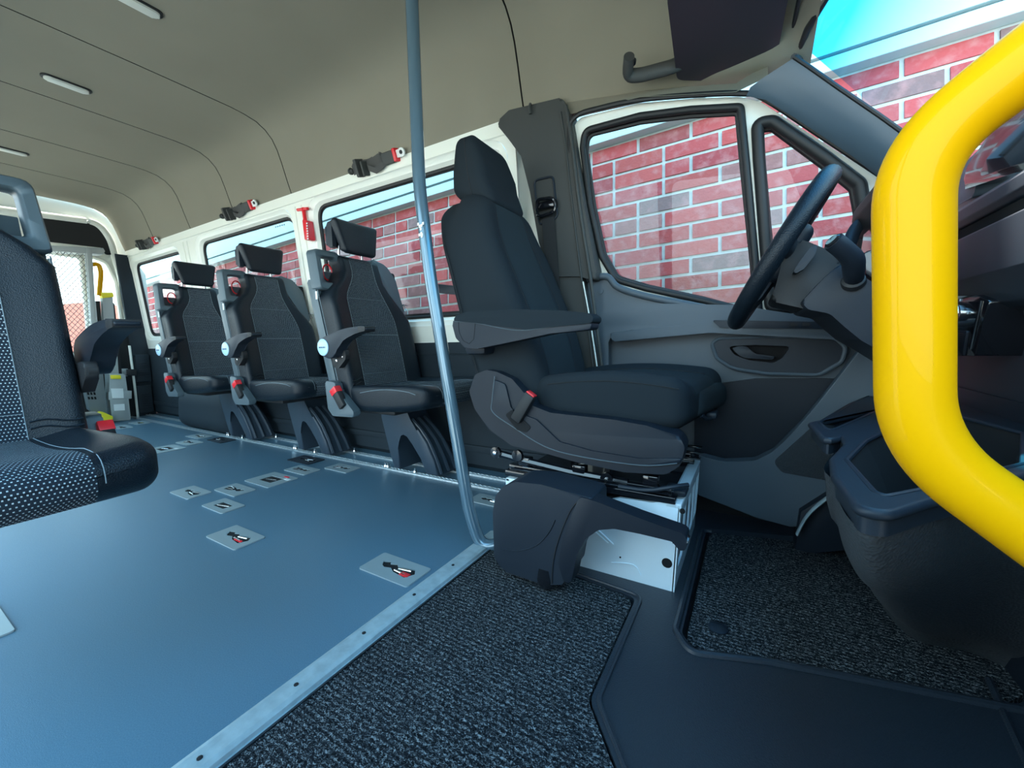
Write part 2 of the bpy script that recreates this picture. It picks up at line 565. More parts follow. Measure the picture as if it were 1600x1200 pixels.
# bed joint measured under the first fully lit course
ybed = wallpt(997, 218)[1]
ystart = ybed + 2 * CH
for k in range(0, 34):
    y1 = ystart - k * CH
    y0 = y1 - CH + .016
    off = xj + (.125 if k % 2 else 0.0)
    x = off - .25 * 26
    pend = False
    while x < 4.0:
        w = .25
        r_ = random.random()
        if r_ < .07 or (pend and r_ < .45): w = .125; pend = not pend
        c = random.choice(tones)
        j = random.uniform(.85, 1.15)
        c = (c[0] * j, c[1] * j, c[2] * j, 1)
        dp = random.uniform(-.002, .002)
        a0, a1, b0, b1 = x + .0078, x + w - .0078, y0, y1
        F = [WP(a0, b0, dp - .004), WP(a1, b0, dp - .004), WP(a1, b1, dp - .004), WP(a0, b1, dp - .004)]
        G = [WP(a0, b0, .006), WP(a1, b0, .006), WP(a1, b1, .006), WP(a0, b1, .006)]
        f4 = [bm.verts.new(p) for p in F]; g4 = [bm.verts.new(p) for p in G]
        fs = [bm.faces.new(f4)] + [bm.faces.new((f4[i], g4[i], g4[(i + 1) % 4], f4[(i + 1) % 4])) for i in range(4)]
        for f in fs:
            for l in f.loops: l[lay] = c
        x += w
bmort = nb()
prism(bmort, [(-7.5, ystart - 34 * CH), (4.2, ystart - 34 * CH), (4.2, ystart + .3), (-7.5, ystart + .3)], 'z', .003, .2, f=lambda a, b, t: WP(a, b, t))
m = bpy.data.materials.new('red_brick'); m.use_nodes = True
t = m.node_tree; N = t.nodes; L = t.links; b = N['Principled BSDF']; b.inputs['Roughness'].default_value = .85
at = N.new('ShaderNodeVertexColor'); at.layer_name = 'tone'
ns = N.new('ShaderNodeTexNoise'); ns.inputs['Scale'].default_value = 22; ns.inputs['Detail'].default_value = 6
tcn = N.new('ShaderNodeTexCoord'); L.new(tcn.outputs['Object'], ns.inputs['Vector'])
hs = N.new('ShaderNodeMix'); hs.data_type = 'RGBA'
mr = N.new('ShaderNodeMapRange'); mr.inputs['From Min'].default_value = .48; mr.inputs['From Max'].default_value = .75; mr.inputs['To Max'].default_value = .55
L.new(ns.outputs['Fac'], mr.inputs[0]); L.new(mr.outputs[0], hs.inputs[0]); L.new(at.outputs[0], hs.inputs[6]); hs.inputs[7].default_value = (.50, .25, .25, 1)
L.new(hs.outputs[2], b.inputs['Base Color'])
n2 = N.new('ShaderNodeTexNoise'); n2.inputs['Scale'].default_value = 90; n2.inputs['Detail'].default_value = 4; L.new(tcn.outputs['Object'], n2.inputs['Vector'])
bn = N.new('ShaderNodeBump'); bn.inputs['Strength'].default_value = .6; bn.inputs['Distance'].default_value = .004
L.new(n2.outputs['Fac'], bn.inputs['Height']); L.new(bn.outputs[0], b.inputs['Normal'])
M['brick'] = m
M['mortar'] = mat('pale_mortar', (.55, .60, .60), .95, bump=(200, .5, .002), var=(30, (.46, .50, .50), .2))
M['board'] = mat('white_painted_board', (.45, .58, .61), .5, bump=(6, .05, .002))
obj('brick_courses', bm, M['brick'], house, smooth=False)
obj('mortar', bmort, M['mortar'], house, smooth=False)
# fascia: narrow lower board, a groove, then the broad cladding above
_, b2 = wallpt(815, 244, -.06)
bm = nb()
box_pts = lambda y0, y1: [(-7.5, y0), (4.2, y0), (4.2, y1), (-7.5, y1)]
prism(bm, box_pts(bb, b2 - .004), 'z', -.055, .0, bev=.003, f=lambda a, b, t: WP(a, b, t))
obj('fascia_board', bm, M['board'], house, smooth=False)
bm = nb()
prism(bm, box_pts(b2 + .006, b2 + .9), 'z', -.062, .0, f=lambda a, b, t: WP(a, b, t))
obj('cladding_board', bm, M['board'], house, smooth=False)

M['ground'] = mat('pale_concrete_paving', (.56, .50, .40), .9, bump=(30, .3, .004), var=(4, (.50, .45, .37), .2))
bm = nb()
box(bm, (-40, -40, -.72), (40, 2.6, -.62))
struct('ground', bm, M['ground'])
# a tiled roof and rendered wall some way behind the van
M['roof'] = mat('red_roof_tiles', (.50, .16, .11), .8, var=(20, (.42, .12, .09), .2))
M['render'] = mat('pale_render', (.62, .60, .54), .9)
bh = thing('distant_house', 'low building with a red tiled roof seen through the rear window', 'building', (-17, 3, -.62))
def hp(p, x=-14.0): return PX(p, x)
A, B_, C_, D_ = hp((96, 520)), hp((150, 468)), hp((150, 545)), hp((90, 548))
bm = nb()
y0, y1 = -2.0, 6.0
zt = hp((148, 470)).z; ze = hp((148, 548)).z
sl = (hp((148, 470)).z - hp((100, 505)).z) / (hp((148, 470)).y - hp((100, 505)).y)
yt = hp((148, 470)).y
R_ = [(y0 - 2, zt + sl * (y0 - 2 - yt)), (yt + .1, zt), (yt + 4, zt - 1.2), (yt + 4, ze - .2), (y0 - 2, ze - .2)]
prism(bm, [(p[0], max(p[1], ze - .15)) for p in R_], 'x', -14, -20)
obj('tiled_roof', bm, M['roof'], bh, smooth=False)
bm = nb()
box(bm, (-19.8, y0 - 2, -.62), (-14.2, yt + 3.9, ze - .16))
obj('rendered_wall', bm, M['render'], bh, smooth=False)

# ------------------------------------------------------------------ floor
bm = nb()
prism(bm, [(-5.3, -.22), (-.745, -.22), (-.745, 1.44), (-5.3, 1.44)], 'z', -.05, 0, bev=.001)
prism(bm, [(-5.3, 1.44), (-.70, 1.44), (-.70, 1.70), (-5.3, 1.70)], 'z', -.05, -.002)
struct('floor', bm, M['vinyl'])
bm = nb()
box(bm, (-.70, -.3, -.09), (.75, 1.75, -.045))
struct('floor_cab', bm, M['void'])
# seat rails
for y, nm in ((1.465, 'near'), (1.592, 'far')):
    bm = nb()
    box(bm, (-5.25, y - .019, -.002), (-.68, y + .019, .003), .001)
    for s in (-1, 1):
        box(bm, (-5.25, y + s * .012 - .003, .003), (-.68, y + s * .012 + .003, .0065), .001)
    x = -5.2
    while x < -.70:
        for s in (-1, 1):
            box(bm, (x, y + s * .008 - .003, .003), (x + .012, y + s * .008 + .003, .0062))
        x += .025
    o = obj('seat_rail', bm, M['alu'])
    tag(o, 'perforated aluminium seat rail in the floor, the one %s the left windows' % ('farther from' if nm == 'near' else 'closer to'), 'rail', 'seat rails')
# edge strip
bm = nb()
sy0 = .0
prism(bm, rp([(-.765, -.010), (-.765, .004), (-.755, .007), (-.722, .007), (-.712, .004), (-.708, -.03), (-.72, -.03)], .002), 'y', -.22, 1.12)
box(bm, (-.712, -.22, -.035), (-.704, 1.12, -.004))
x = 0
for y in [.08 + .16 * i for i in range(7)]:
    lathe(bm, [(0.0045, 0), (.0045, .0015), (.001, .002)], (-.738, y, .0068), (0, 0, 1), 8, mi=1)
struct('trim_1', bm, [M['tape'], M['black']])

# cab floor: moulded rubber, raised round the mats
mat1 = [PZ(p, -.02) for p in [(998, 930), (925, 1105), (900, 1105)]]
def PZ2(pts, z): return [((q := PZ(p, z)).x, q.y) for p in pts]
bm = nb()
mo = [(-.70, -.3), (.75, -.3), (.75, 1.7), (-.70, 1.7)]
h1 = rp([(-.705, -.25), (-.705, 1.035), (-.44, 1.02), (-.235, 1.0), (-.235, .655), (.30, .0), (.30, -.25)], [0, .02, .02, .03, .04, .03, 0])
h2 = rp([(-.115, 1.50), (-.115, .92), (-.085, .88), (.05, .93), (.43, 1.02), (.50, 1.10), (.50, 1.60), (.30, 1.62)], [.02, .03, .03, .02, .03, .02, .03, .03])
sheet(bm, mo, [h1, h2], lambda a, b: V((a, b, -.002)), (0, 0, -.046))
struct('floor_cab_cover', bm, M['moat'])
# rolled ridge round the driver's footwell
bm = nb()
tube(bm, [V((p[0], p[1], -.001)) for p in rp([(-.128, 1.48), (-.128, .92), (-.09, .865), (.05, .915), (.44, 1.005), (.515, 1.09), (.515, 1.5)], .03)], .008, 8)
tube(bm, [V((p[0], p[1], -.001)) for p in rp([(-.705, 1.045), (-.44, 1.03), (-.222, 1.01), (-.222, .66), (.30, .01)], [0, .02, .035, .04, 0])], .005, 8)
struct('trim_2', bm, M['moat'])
bm = nb()
mp_ = rp([(-.702, -.24), (-.702, 1.03), (-.44, 1.015), (-.24, .995), (-.24, .655), (.29, -.0), (.29, -.24)], [0, .02, .02, .035, .045, .03, 0])
prism(bm, mp_, 'z', -.045, -.004, bev=.004)
o = obj('ribbed_floor_mat', bm, M['carpet'])
tag(o, 'ribbed charcoal carpet mat in the passenger footwell beside the edge strip', 'mat', 'cab carpet mats')
mt = thing('ribbed_floor_mat', 'speckled charcoal carpet mat under the steering wheel', 'mat', (.15, 1.2, -.045), 'cab carpet mats')
bm = nb()
mp_ = rp([(-.105, 1.50), (-.105, .925), (-.08, .895), (.05, .94), (.42, 1.03), (.49, 1.11), (.49, 1.58), (.29, 1.60)], [.02, .03, .03, .02, .03, .02, .03, .03])  # bin insides near black, their shade put into the colour
prism(bm, mp_, 'z', -.045, -.014, bev=.006)
obj('carpet', bm, M['carpet'], mt)
bm = nb()
c_ = PZ((1122, 982), -.013)
lathe(bm, [(.021, 0), (.021, .003), (.018, .005), (.001, .0055)], c_, (0, 0, 1), 24)
obj('fixing_stud', bm, M['plas2'], mt)
# raised heel hump on the right of that mat
bm = nb()
hp_ = [PZ(p, .0) for p in [(1352, 868), (1378, 905), (1402, 955), (1432, 985), (1480, 994), (1560, 1003), (1640, 1010), (1640, 880), (1480, 850)]]
prism(bm, rp([(p.x, p.y) for p in hp_], .03), 'z', -.03, .001, bev=.005)
tube(bm, [V((p[0], p[1], .0)) for p in rp([(p.x, p.y) for p in hp_], .03)], .006, 8, closed=True)
struct('floor_hump', bm, M['moat'])
# right hand edge of the cab floor cover
bm = nb()
pr_ = [PZ(p, 0) for p in [(1545, 1060), (1572, 1120), (1600, 1180)]]
tube(bm, [p + V((0, 0, -.003)) for p in (pr_[0], pr_[1], pr_[2], pr_[2] * 2 - pr_[1])], .006, 8)
struct('trim_3', bm, M['moat'])

# ------------------------------------------------------------------ ceiling
half = [(.895, 1.555), (.872, 1.562), (.858, 1.571), (.845, 1.60), (.826, 1.66), (.797, 1.763), (.775, 1.83), (.749, 1.88), (.712, 1.918), (.664, 1.944), (.60, 1.957), (.532, 1.963), (.35, 1.966), (.15, 1.968)]
sec = [(YC + a, z) for a, z in half] + [(YC - a, z) for a, z in half[::-1]]
def off(secp, d):
    out = []
    for y, z in secp:
        v = V((y - YC, (z - 1.2))).normalized()
        out.append((y + v.x * d, z + v.y * d))
    return out
def headz(x, y, z):
    """the roof lining drops to the windscreen header in the cab"""
    if x <= -.85: return y, z
    t = min(1, (x + .85) / .98)
    s = t * t * (1.6 - .6 * t)
    hy = abs(y - YC) / .895
    zh = 1.53 - .05 * hy ** 3
    zz = 1.555 + (z - 1.555) * (1 - s) + (zh - 1.555) * s
    yy_ = y + (YC - y) * (.0 if hy < .5 else .02 * t)
    return yy_, zz
seams = [-4.55, -3.87, -3.19, -2.50, -.85]
xs = [-5.25]
for s_ in seams:
    xs += [s_ - .0035, s_ - .0025, s_ + .0025, s_ + .0035]
xs += [-.6, -.4, -.25, -.1, .0, .08, .12]
bm = nb()
rings = []
for x in xs:
    g = any(abs(abs(x - s_) - .0025) < 1e-5 for s_ in seams)
    pts = off(sec, .012) if g else sec
    rings.append([V((x, *headz(x, y, z))) for y, z in pts])
inner = [[bm.verts.new(p) for p in r] for r in rings]
outer = [[bm.verts.new(V((x, *headz(x, y, z)))) for y, z in off(sec, .05)] for x in xs]
n = len(sec)
for i in range(len(xs) - 1):
    g = any(abs((xs[i] + xs[i + 1]) / 2 - s_) < .004 for s_ in seams)
    for k in range(n - 1):
        bm.faces.new((inner[i][k], inner[i + 1][k], inner[i + 1][k + 1], inner[i][k + 1])).material_index = 1 if g else 0
        bm.faces.new((outer[i][k], outer[i][k + 1], outer[i + 1][k + 1], outer[i + 1][k]))
for i in range(len(xs) - 1):
    for k in (0, n - 1):
        q = (inner[i][k], outer[i][k], outer[i + 1][k], inner[i + 1][k])
        bm.faces.new(q)
for i in (0, len(xs) - 1):
    for k in range(n - 1):
        bm.faces.new((inner[i][k], inner[i][k + 1], outer[i][k + 1], outer[i][k]))
struct('ceiling', bm, [M['headliner'], M['seam']], sharp=50)

# ------------------------------------------------------------------ left wall
LEAN = .085
def LW(a, b, off=0.0):       # (x, z) on the leaning left wall; off towards the outside
    return V((a, 1.655 - LEAN * (b - .66) + off, b))
wins = {1: (-5.17, -4.19, .79, 1.475), 2: (-3.81, -2.575, .795, 1.49), 3: (-2.32, -.985, .80, 1.50)}
holes, inners = [], []
for k, (x0, x1, z0, z1) in wins.items():
    e_ = .045
    holes.append(rp([(x0 - e_, z0 - .05), (x1 + e_, z0 - .05), (x1 + e_ + .0, z1 + .04), (x0 - e_, z1 + .04)], .11, 8))
    inners.append(rp([(x0, z0), (x1, z0), (x1, z1), (x0, z1)], .085, 8))
bm = nb()
sheet(bm, [(-5.25, .655), (-.90, .655), (-.90, 1.60), (-5.25, 1.60)], holes, lambda a, b: LW(a, b), (0, .012, 0))
for h, q in zip(holes, inners):
    n = 96
    r0 = resample([(p[0], p[1], 0) for p in h], n); r1 = resample([(p[0], p[1], 0) for p in q], n)
    mid = [a.lerp(b, .55) for a, b in zip(r0, r1)]
    loft(bm, [[LW(p.x, p.y) for p in r0], [LW(p.x, p.y, .012) for p in [a.lerp(b, .3) for a, b in zip(r0, r1)]], [LW(p.x, p.y, .016) for p in mid], [LW(p.x, p.y, .045) for p in r1]], caps=False)
# pressed ribs on the posts between the windows
for xc in (-4.0, -2.45):
    for dx in (-.035, .03):
        tube(bm, [LW(xc + dx, z_, -.002) for z_ in (.72, 1.0, 1.3, 1.52)], .005, 6)
tube(bm, [LW(x_, 1.545, -.003) for x_ in (-5.2, -4, -2, -.92)], .006, 6)
struct('wall_left', bm, M['white'], sharp=30)
for k, (x0, x1, z0, z1) in wins.items():
    w = thing('window_%d' % k, None, None, LW((x0 + x1) / 2, z0, .045)); w['kind'] = 'structure'
    loopp = rp([(x0, z0), (x1, z0), (x1, z1), (x0, z1)], .085, 8)
    bm = nb()
    tube(bm, [LW(p[0], p[1], .044) for p in loopp], .011, 8, closed=True)
    obj('rubber_seal', bm, M['rubber'], w)
    bm = nb()
    sheet(bm, loopp, [], lambda a, b: LW(a, b, .048), (0, .004, 0))
    obj('pane', bm, M['glass'], w, smooth=False)
    bm = nb()
    li = rp([(x0 + .016, z0 + .022), (x1 - .016, z0 + .022), (x1 - .016, z1 - .016), (x0 + .016, z1 - .016)], .075, 8)
    loft(bm, [[LW(p[0], p[1], .047) for p in loopp], [LW(p[0], p[1], .047) for p in li], [LW(p[0], p[1], .0478) for p in li]], caps=False)
    obj('black_border', bm, M['black'], w, smooth=False)
bm = nb()
for i in range(9):
    x_ = -2.80 + i * .013
    box(bm, LW(x_, 1.452 + .004 * (i % 2), .043), LW(x_ + .008, 1.460 + .003 * ((i + 1) % 2), .0445))
mk = obj('glass_marking', bm, M['black'], bpy.data.objects['window_2'])
# dark lower liner
bm = nb()
prism(bm, [(-.02, 1.69), (.0, 1.69), (.03, 1.655), (.10, 1.652), (.62, 1.648), (.66, 1.652), (.668, 1.67), (.668, 1.72), (-.02, 1.74)], 'x', -5.25, -.68, f=lambda a, b, t: V((t, b, a)))
box(bm, (-5.2, 1.640, .10), (-.7, 1.652, .135), .004)
tube(bm, [V((-5.2, 1.648, .60)), V((-.7, 1.648, .60))], .004, 6)
tube(bm, [V((p[0], 1.648, p[1])) for p in rp([(-4.75, .60), (-4.75, .18), (-4.3, .18)], .05)], .005, 6)
struct('wall_left_liner', bm, M['liner'])
# wheel arch
bm = nb()
def da(p):
    x = p.x * (1.0 - .22 * (p.z + .17) / .34)
    if p.x > 0: x = p.x
    return V((-3.72 + x, 1.56 + p.y - .02 * (p.z), .165 + p.z))
soft(bm, (.46, .125, .17), .11, (10, 4, 6), da, uv=False)
struct('wheel_arch', bm, M['liner'], sharp=70)
# unseen right wall: rear half, windows enlarged for light, then the open sliding door
bm = nb()
RW = lambda a, b: V((a, 2 * YC - 1.655 + LEAN * (b - .66), b))
hs_ = [rp([(-5.17, .74), (-4.05, .74), (-4.05, 1.53), (-5.17, 1.53)], .09), rp([(-3.95, .74), (-2.75, .74), (-2.75, 1.53), (-3.95, 1.53)], .09)]
sheet(bm, [(-5.25, -.02), (-2.65, -.02), (-2.65, 1.62), (-5.25, 1.62)], hs_, RW, (0, -.03, 0))
hs_ = rp([(-.58, .60), (.50, .60), (.16, 1.46), (-.56, 1.52)], .06)  # closed passenger door, unseen, added to cut the light on the cab
sheet(bm, [(-.66, -.02), (.80, -.02), (.80, 1.0), (.15, 1.56), (-.66, 1.60)], [hs_], RW, (0, -.03, 0))
struct('wall_right', bm, M['door'], smooth=False)

# ------------------------------------------------------------------ rear wall
XR = -5.25
def PR(p, x=XR): q = PX(p, x); return (q.y, q.z)
mir = lambda pts: pts + [(2 * YC - a, b) for a, b in pts[::-1]]
bm = nb()
inner_sec = [(y, z) for y, z in sec] 
ws = [(1.66, -.02), (1.66, .66), (1.60, 1.5)]
outl = [(1.72, -.05), (1.72, 1.4), (1.60, 1.62), (1.57, 1.75), (1.50, 1.88), (1.40, 1.95), (1.2, 2.0)]
outl = outl + [(2 * YC - a, b) for a, b in outl[::-1]]
dl = rp([(1.30, .62), (1.50, .62), (1.49, 1.30), (1.44, 1.48), (1.30, 1.53)], [.03, .04, .06, .08, .03], 6)
dr_ = rp([(.80, .62), (1.255, .62), (1.27, 1.50), (.80, 1.52)], [.04] * 4, 6)
dr2 = rp([(-.05, .62), (.62, .62), (.62, 1.40), (-.02, 1.40)], [.06] * 4, 6)
sheet(bm, outl, [dl, dr_, dr2], lambda a, b: V((XR - .03, a, b)), (-.03, 0, 0))
for q in (dl, dr_):
    tube(bm, [V((XR - .025, a, b)) for a, b in q], .018, 8, closed=True)
# white arch of the door opening
arch = roundpath([V((XR, 1.545, .80)), V((XR, 1.535, 1.25)), V((XR, 1.475, 1.70)), V((XR, 1.40, 1.83)), V((XR, .9, 1.80)), V((XR, .2, 1.78))], .12)
tube(bm, arch, 1, 10, flat=(.030, .022), up=(0, 1, 0))
struct('wall_rear', bm, M['white'], smooth=True)
bm = nb()
sheet(bm, rp([(1.60, -.02), (1.60, .82), (1.30, .82), (1.30, -.02)], .01), [], lambda a, b: V((XR + .005, a, b)), (-.02, 0, 0))
sheet(bm, rp([(-.1, -.02), (-.1, .60), (1.30, .60), (1.30, -.02)], .01), [], lambda a, b: V((XR - .02, a, b)), (-.02, 0, 0))
pts = rp([PR(p) for p in [(60, 338), (155, 352), (168, 362), (181, 398), (165, 398), (160, 387), (60, 376)]], .02)
sheet(bm, pts, [], lambda a, b: V((XR + .01, a, b)), (-.02, 0, 0))
struct('wall_rear_trim', bm, M['black'])
bm = nb()
for q in (dl, dr_, dr2):
    sheet(bm, q, [], lambda a, b: V((XR - .045, a, b)), (-.004, 0, 0))
struct('window_5', bm, M['glass'], smooth=False)
# dark corner post between rear door and first side window, with two vent boxes
bm = nb()
cp = [PR(p, -5.20) for p in [(188, 404), (214, 404), (238, 545), (245, 548), (250, 660), (212, 660), (203, 530), (196, 470)]]
prism(bm, [(1.53, -.01), (1.52, .8), (1.50, 1.3), (1.49, 1.56), (1.60, 1.56), (1.63, 1.2), (1.66, .66), (1.66, -.01)], 'x', -5.25, -5.21, bev=.006)
struct('trim_4', bm, M['liner'])
def ventbox(p, lab):
    t_ = thing('vent_box', lab, 'vent', p, 'rear corner vent boxes')
    bm = nb()
    box(bm, (p[0] - .02, p[1] - .055, p[2]), (p[0] + .03, p[1] + .055, p[2] + .27), .008)
    obj('housing', bm, M['liner'], t_)
    bm = nb()
    for i in range(7):
        box(bm, (p[0] + .03, p[1] - .035, p[2] + .05 + i * .022), (p[0] + .034, p[1] + .035, p[2] + .06 + i * .022), .001)
    pieces('slat', bm, M['plas2'], t_)
ventbox((-5.19, 1.585, .335), 'dark grey slatted vent box low in the rear corner, the upper of two')
ventbox((-5.19, 1.575, .03), 'dark grey slatted vent box at floor level in the rear corner')

# ------------------------------------------------------------------ B-pillar
YB = 1.545
bm = nb()
bp = pt2([(774, 192), (795, 172), (878, 152), (893, 185), (902, 250), (912, 320), (934, 440), (905, 432), (862, 432), (842, 380), (828, 300), (814, 244), (795, 218)], YB)
prism(bm, rp(bp, .02), 'y', YB, YB + .11, bev=.014, seg=3)
bpl = pt2([(862, 430), (908, 430), (940, 590), (900, 590)], YB + .01)
prism(bm, bpl, 'y', YB + .012, YB + .11, bev=.006)
tube(bm, smoothpath([PY(p, YB - .004) for p in [(884, 165), (893, 220), (905, 320), (922, 430), (934, 520), (944, 600)]], 5), .007, 8)
tube(bm, smoothpath([PY(p, YB - .002) for p in [(876, 175), (884, 230), (894, 320), (908, 430), (920, 520), (930, 600)]], 5), .004, 8)
a_ = PY((829, 168), YB - .004)
tube(bm, [a_ + V((0, -.002, .012)), a_ + V((.002, -.012, -.004)), a_ + V((.003, -.008, -.028))], .006, 8)
struct('trim_5', bm, M['pillar'], sharp=50)
# painted steel sill and post behind the driver's seat
bm = nb()
prism(bm, pt2([(805, 200), (832, 260), (846, 420), (905, 440), (905, 600), (640, 600), (640, 545), (800, 545)], 1.66), 'y', 1.665, 1.69)
struct('wall_left_post', bm, M['white'])
sb = thing('seat_belt', 'black driver seat belt hanging from its guide on the grey pillar', 'seat belt', PY((868, 430), YB))
bm = nb()
fr = [V((p[0], YB - .004, p[1])) for p in rp(pt2([(834, 282), (864, 275), (871, 340), (842, 352)], YB - .004), .02)]
tube(bm, fr, .0045, 8, closed=True)
obj('guide_frame', bm, M['plas2'], sb)
bm = nb()
a_ = PY((838, 328), YB - .03); b_ = PY((868, 318), YB - .03)
tube(bm, roundpath([a_, a_ + V((.01, -.01, .035)), b_ + V((-.01, -.01, .02)), b_, b_ + V((-.005, 0, -.03)), a_ + V((.008, 0, -.03)), a_], .015), .007, 8)
box(bm, a_ + V((-.005, 0, .0)), b_ + V((.0, .03, .02)), .006)
obj('guide_loop', bm, M['gloss'], sb)
bm = nb()
web(bm, [PY(p, YB - .012) for p in [(855, 330), (858, 360), (863, 430), (872, 520)]], (.055, 0, 0), .002)
obj('webbing', bm, M['belt'], sb)

# ------------------------------------------------------------------ driver's door
def DP(p, off=0.0): return PN(p, (0, 1, LEAN), 1.645 + LEAN * .66 + off)
def D2(pts, off=0.0): return [((q := DP(p, off)).x, q.z) for p in pts]
def DW(a, b, off=0.0): return V((a, 1.645 - LEAN * (b - .66) + off, b))
door = thing('door_1', None, None, (-.2, 1.645, -.04)); door['kind'] = 'structure'
win = rp(D2([(911, 232), (914, 205), (1000, 182), (1080, 172), (1157, 168), (1166, 260), (1179, 400), (1186, 492), (1100, 470), (1010, 451), (962, 437), (940, 400), (922, 320)]), [.03, .04, .05, .05, .015, .05, .05, .01, .1, .1, .06, .08, .08], 6)
qtr = rp(D2([(1186, 250), (1183, 193), (1207, 190), (1290, 247), (1343, 288), (1350, 330), (1350, 478), (1204, 482), (1196, 380)]), [.05, .02, .03, .1, .03, .04, .02, .02, .1], 6)
frame_o = rp(D2([(893, 205), (905, 184), (1000, 161), (1080, 154), (1155, 151), (1190, 160), (1290, 225), (1385, 285), (1392, 520), (930, 520), (912, 350)]), [.03, .04, .1, .1, .05, .05, .1, .04, .01, .01, .2], 6)
bm = nb()
sheet(bm, frame_o, [win, qtr], lambda a, b: DW(a, b, .0), (0, .04, 0))
obj('frame', bm, M['white'], door)
def inset(path, d):
    c = sum((V(p) for p in path), V((0, 0))) / len(path)
    return [tuple(V(p) + (c - V(p)).normalized() * d) for p in path]
for nm, q, r_ in (('window_seal', win, .012), ('quarter_seal', qtr, .018)):
    bm = nb()
    tube(bm, [DW(p[0], p[1], -.004) for p in q], r_, 10, closed=True)
    tube(bm, [DW(p[0], p[1], .02) for p in inset(q, .010)], r_ * .75, 8, closed=True)
    obj(nm, bm, M['rubber'], door)
for nm, q in (('window_pane', win), ('quarter_pane', qtr)):
    bm = nb()
    sheet(bm, q, [], lambda a, b: DW(a, b, .030), (0, .004, 0))
    obj(nm, bm, M['glass'], door, smooth=False)
bm = nb()
tube(bm, smoothpath([DP(p, -.03) for p in [(935, 590), (912, 430), (900, 320), (889, 215), (900, 182), (940, 168), (1000, 156), (1090, 148), (1160, 146), (1195, 154), (1290, 216), (1384, 278)]], 5), .009, 8)
obj('door_opening_seal', bm, M['rubber'], door)
# lower trim: base panel with a sunk field
YD = 1.60
base = pt2([(917, 433), (950, 430), (966, 447), (1010, 461), (1100, 478), (1186, 499), (1395, 508), (1395, 560), (1330, 640), (1310, 775), (1240, 815), (1085, 765), (1085, 735), (930, 735)], YD)
base = rp(base, [.005, .02, .05, .1, .1, .1, .01, .01, .02, .02, .02, .01, .01, .01])
fld = rp(pt2([(950, 600), (950, 522), (985, 515), (1110, 505), (1300, 509), (1345, 520), (1350, 560), (1290, 640), (1260, 690), (1180, 735), (960, 735)], YD), [.01, .05, .05, .2, .05, .03, .03, .05, .05, .06, .02])
bm = nb()
sheet(bm, base, [fld], lambda a, b: V((a, YD + .01 * (b - .5), b)), (0, .03, 0))
# rolled shoulder along the window sill
sill = [PY(p, YD - .005) for p in [(917, 436), (948, 432), (966, 449), (1010, 463), (1100, 481), (1186, 502), (1395, 512)]]
tube(bm, smoothpath(sill, 5), .013, 10)
obj('trim_panel', bm, M['door'], door)
bm = nb()
sheet(bm, [(p[0], p[1]) for p in rp(fld, 0)], [], lambda a, b: V((a, YD + .035, b)), (0, .01, 0))
fl = resample([(p[0], p[1], 0) for p in fld], 90)
loft(bm, [[V((p.x, YD + .001, p.y)) for p in fl], [V((p.x, YD + .04, p.y)) for p in fl]], caps=False)
obj('sunk_field', bm, M['door'], door)
# soft upper bulge and arm ledge
bm = nb()
up = rp(pt2([(924, 600), (924, 500), (950, 482), (1010, 474), (1150, 477), (1300, 500), (1310, 512), (1120, 506), (985, 516), (952, 526), (952, 600)], YD - .01), [.01, .05, .04, .1, .1, .03, .01, .1, .05, .03, .01])
prism(bm, up, 'y', YD - .022, YD + .01, bev=.010, seg=3)
obj('upper_moulding', bm, M['door'], door, sharp=60)
bm = nb()
lg = rp(pt2([(955, 520), (1110, 503), (1298, 509), (1322, 522), (1300, 530), (1110, 520), (960, 534)], YD - .02), .01)
prism(bm, lg, 'y', YD - .045, YD + .03, bev=.012, seg=3)
obj('arm_ledge', bm, M['door'], door, sharp=60)
bm = nb()
sw = rp(pt2([(1112, 500), (1285, 503), (1300, 515), (1125, 512)], YD - .05), .005)
prism(bm, sw, 'y', YD - .055, YD - .03, bev=.003)
for x0 in (1234, 1254):
    q = pt2([(x0, 504), (x0 + 12, 504), (x0 + 12, 509), (x0, 509)], YD - .056)
    prism(bm, q, 'y', YD - .060, YD - .05, mi=1)
obj('window_switches', bm, [M['plas2'], M['black']], door)
# oval pull bezel with the release handle
bz_o = rp(pt2([(1112, 537), (1122, 529), (1200, 526), (1305, 528), (1322, 543), (1316, 565), (1280, 586), (1200, 584), (1145, 576), (1120, 560)], YD - .0), [.02, .03, .1, .03, .03, .03, .04, .1, .1, .04], 6)
hole = rp(pt2([(1137, 541), (1180, 539), (1236, 541), (1222, 560), (1208, 567), (1170, 563), (1148, 555)], YD), [.01, .05, .01, .02, .02, .04, .03], 5)
bm = nb()
sheet(bm, bz_o, [hole], lambda a, b: V((a, YD + .004, b)), (0, .03, 0))
obj('pull_bezel', bm, M['plas2'], door)
bm = nb()
tube(bm, [V((p[0], YD + .006, p[1])) for p in bz_o], .0065, 8, closed=True)
obj('bezel_rim', bm, M['door'], door)
bm = nb()
sheet(bm, bz_o, [], lambda a, b: V((a, YD + .028, b)), (0, .01, 0))
obj('handle_recess', bm, M['void'], door)
bm = nb()
hd = rp(pt2([(1140, 543), (1165, 540), (1180, 553), (1212, 557), (1206, 562), (1160, 559)], YD + .0), [.01, .02, .03, .01, .01, .05], 5)
prism(bm, hd, 'y', YD - .004, YD + .014, bev=.004)
obj('release_handle', bm, M['plas2'], door)
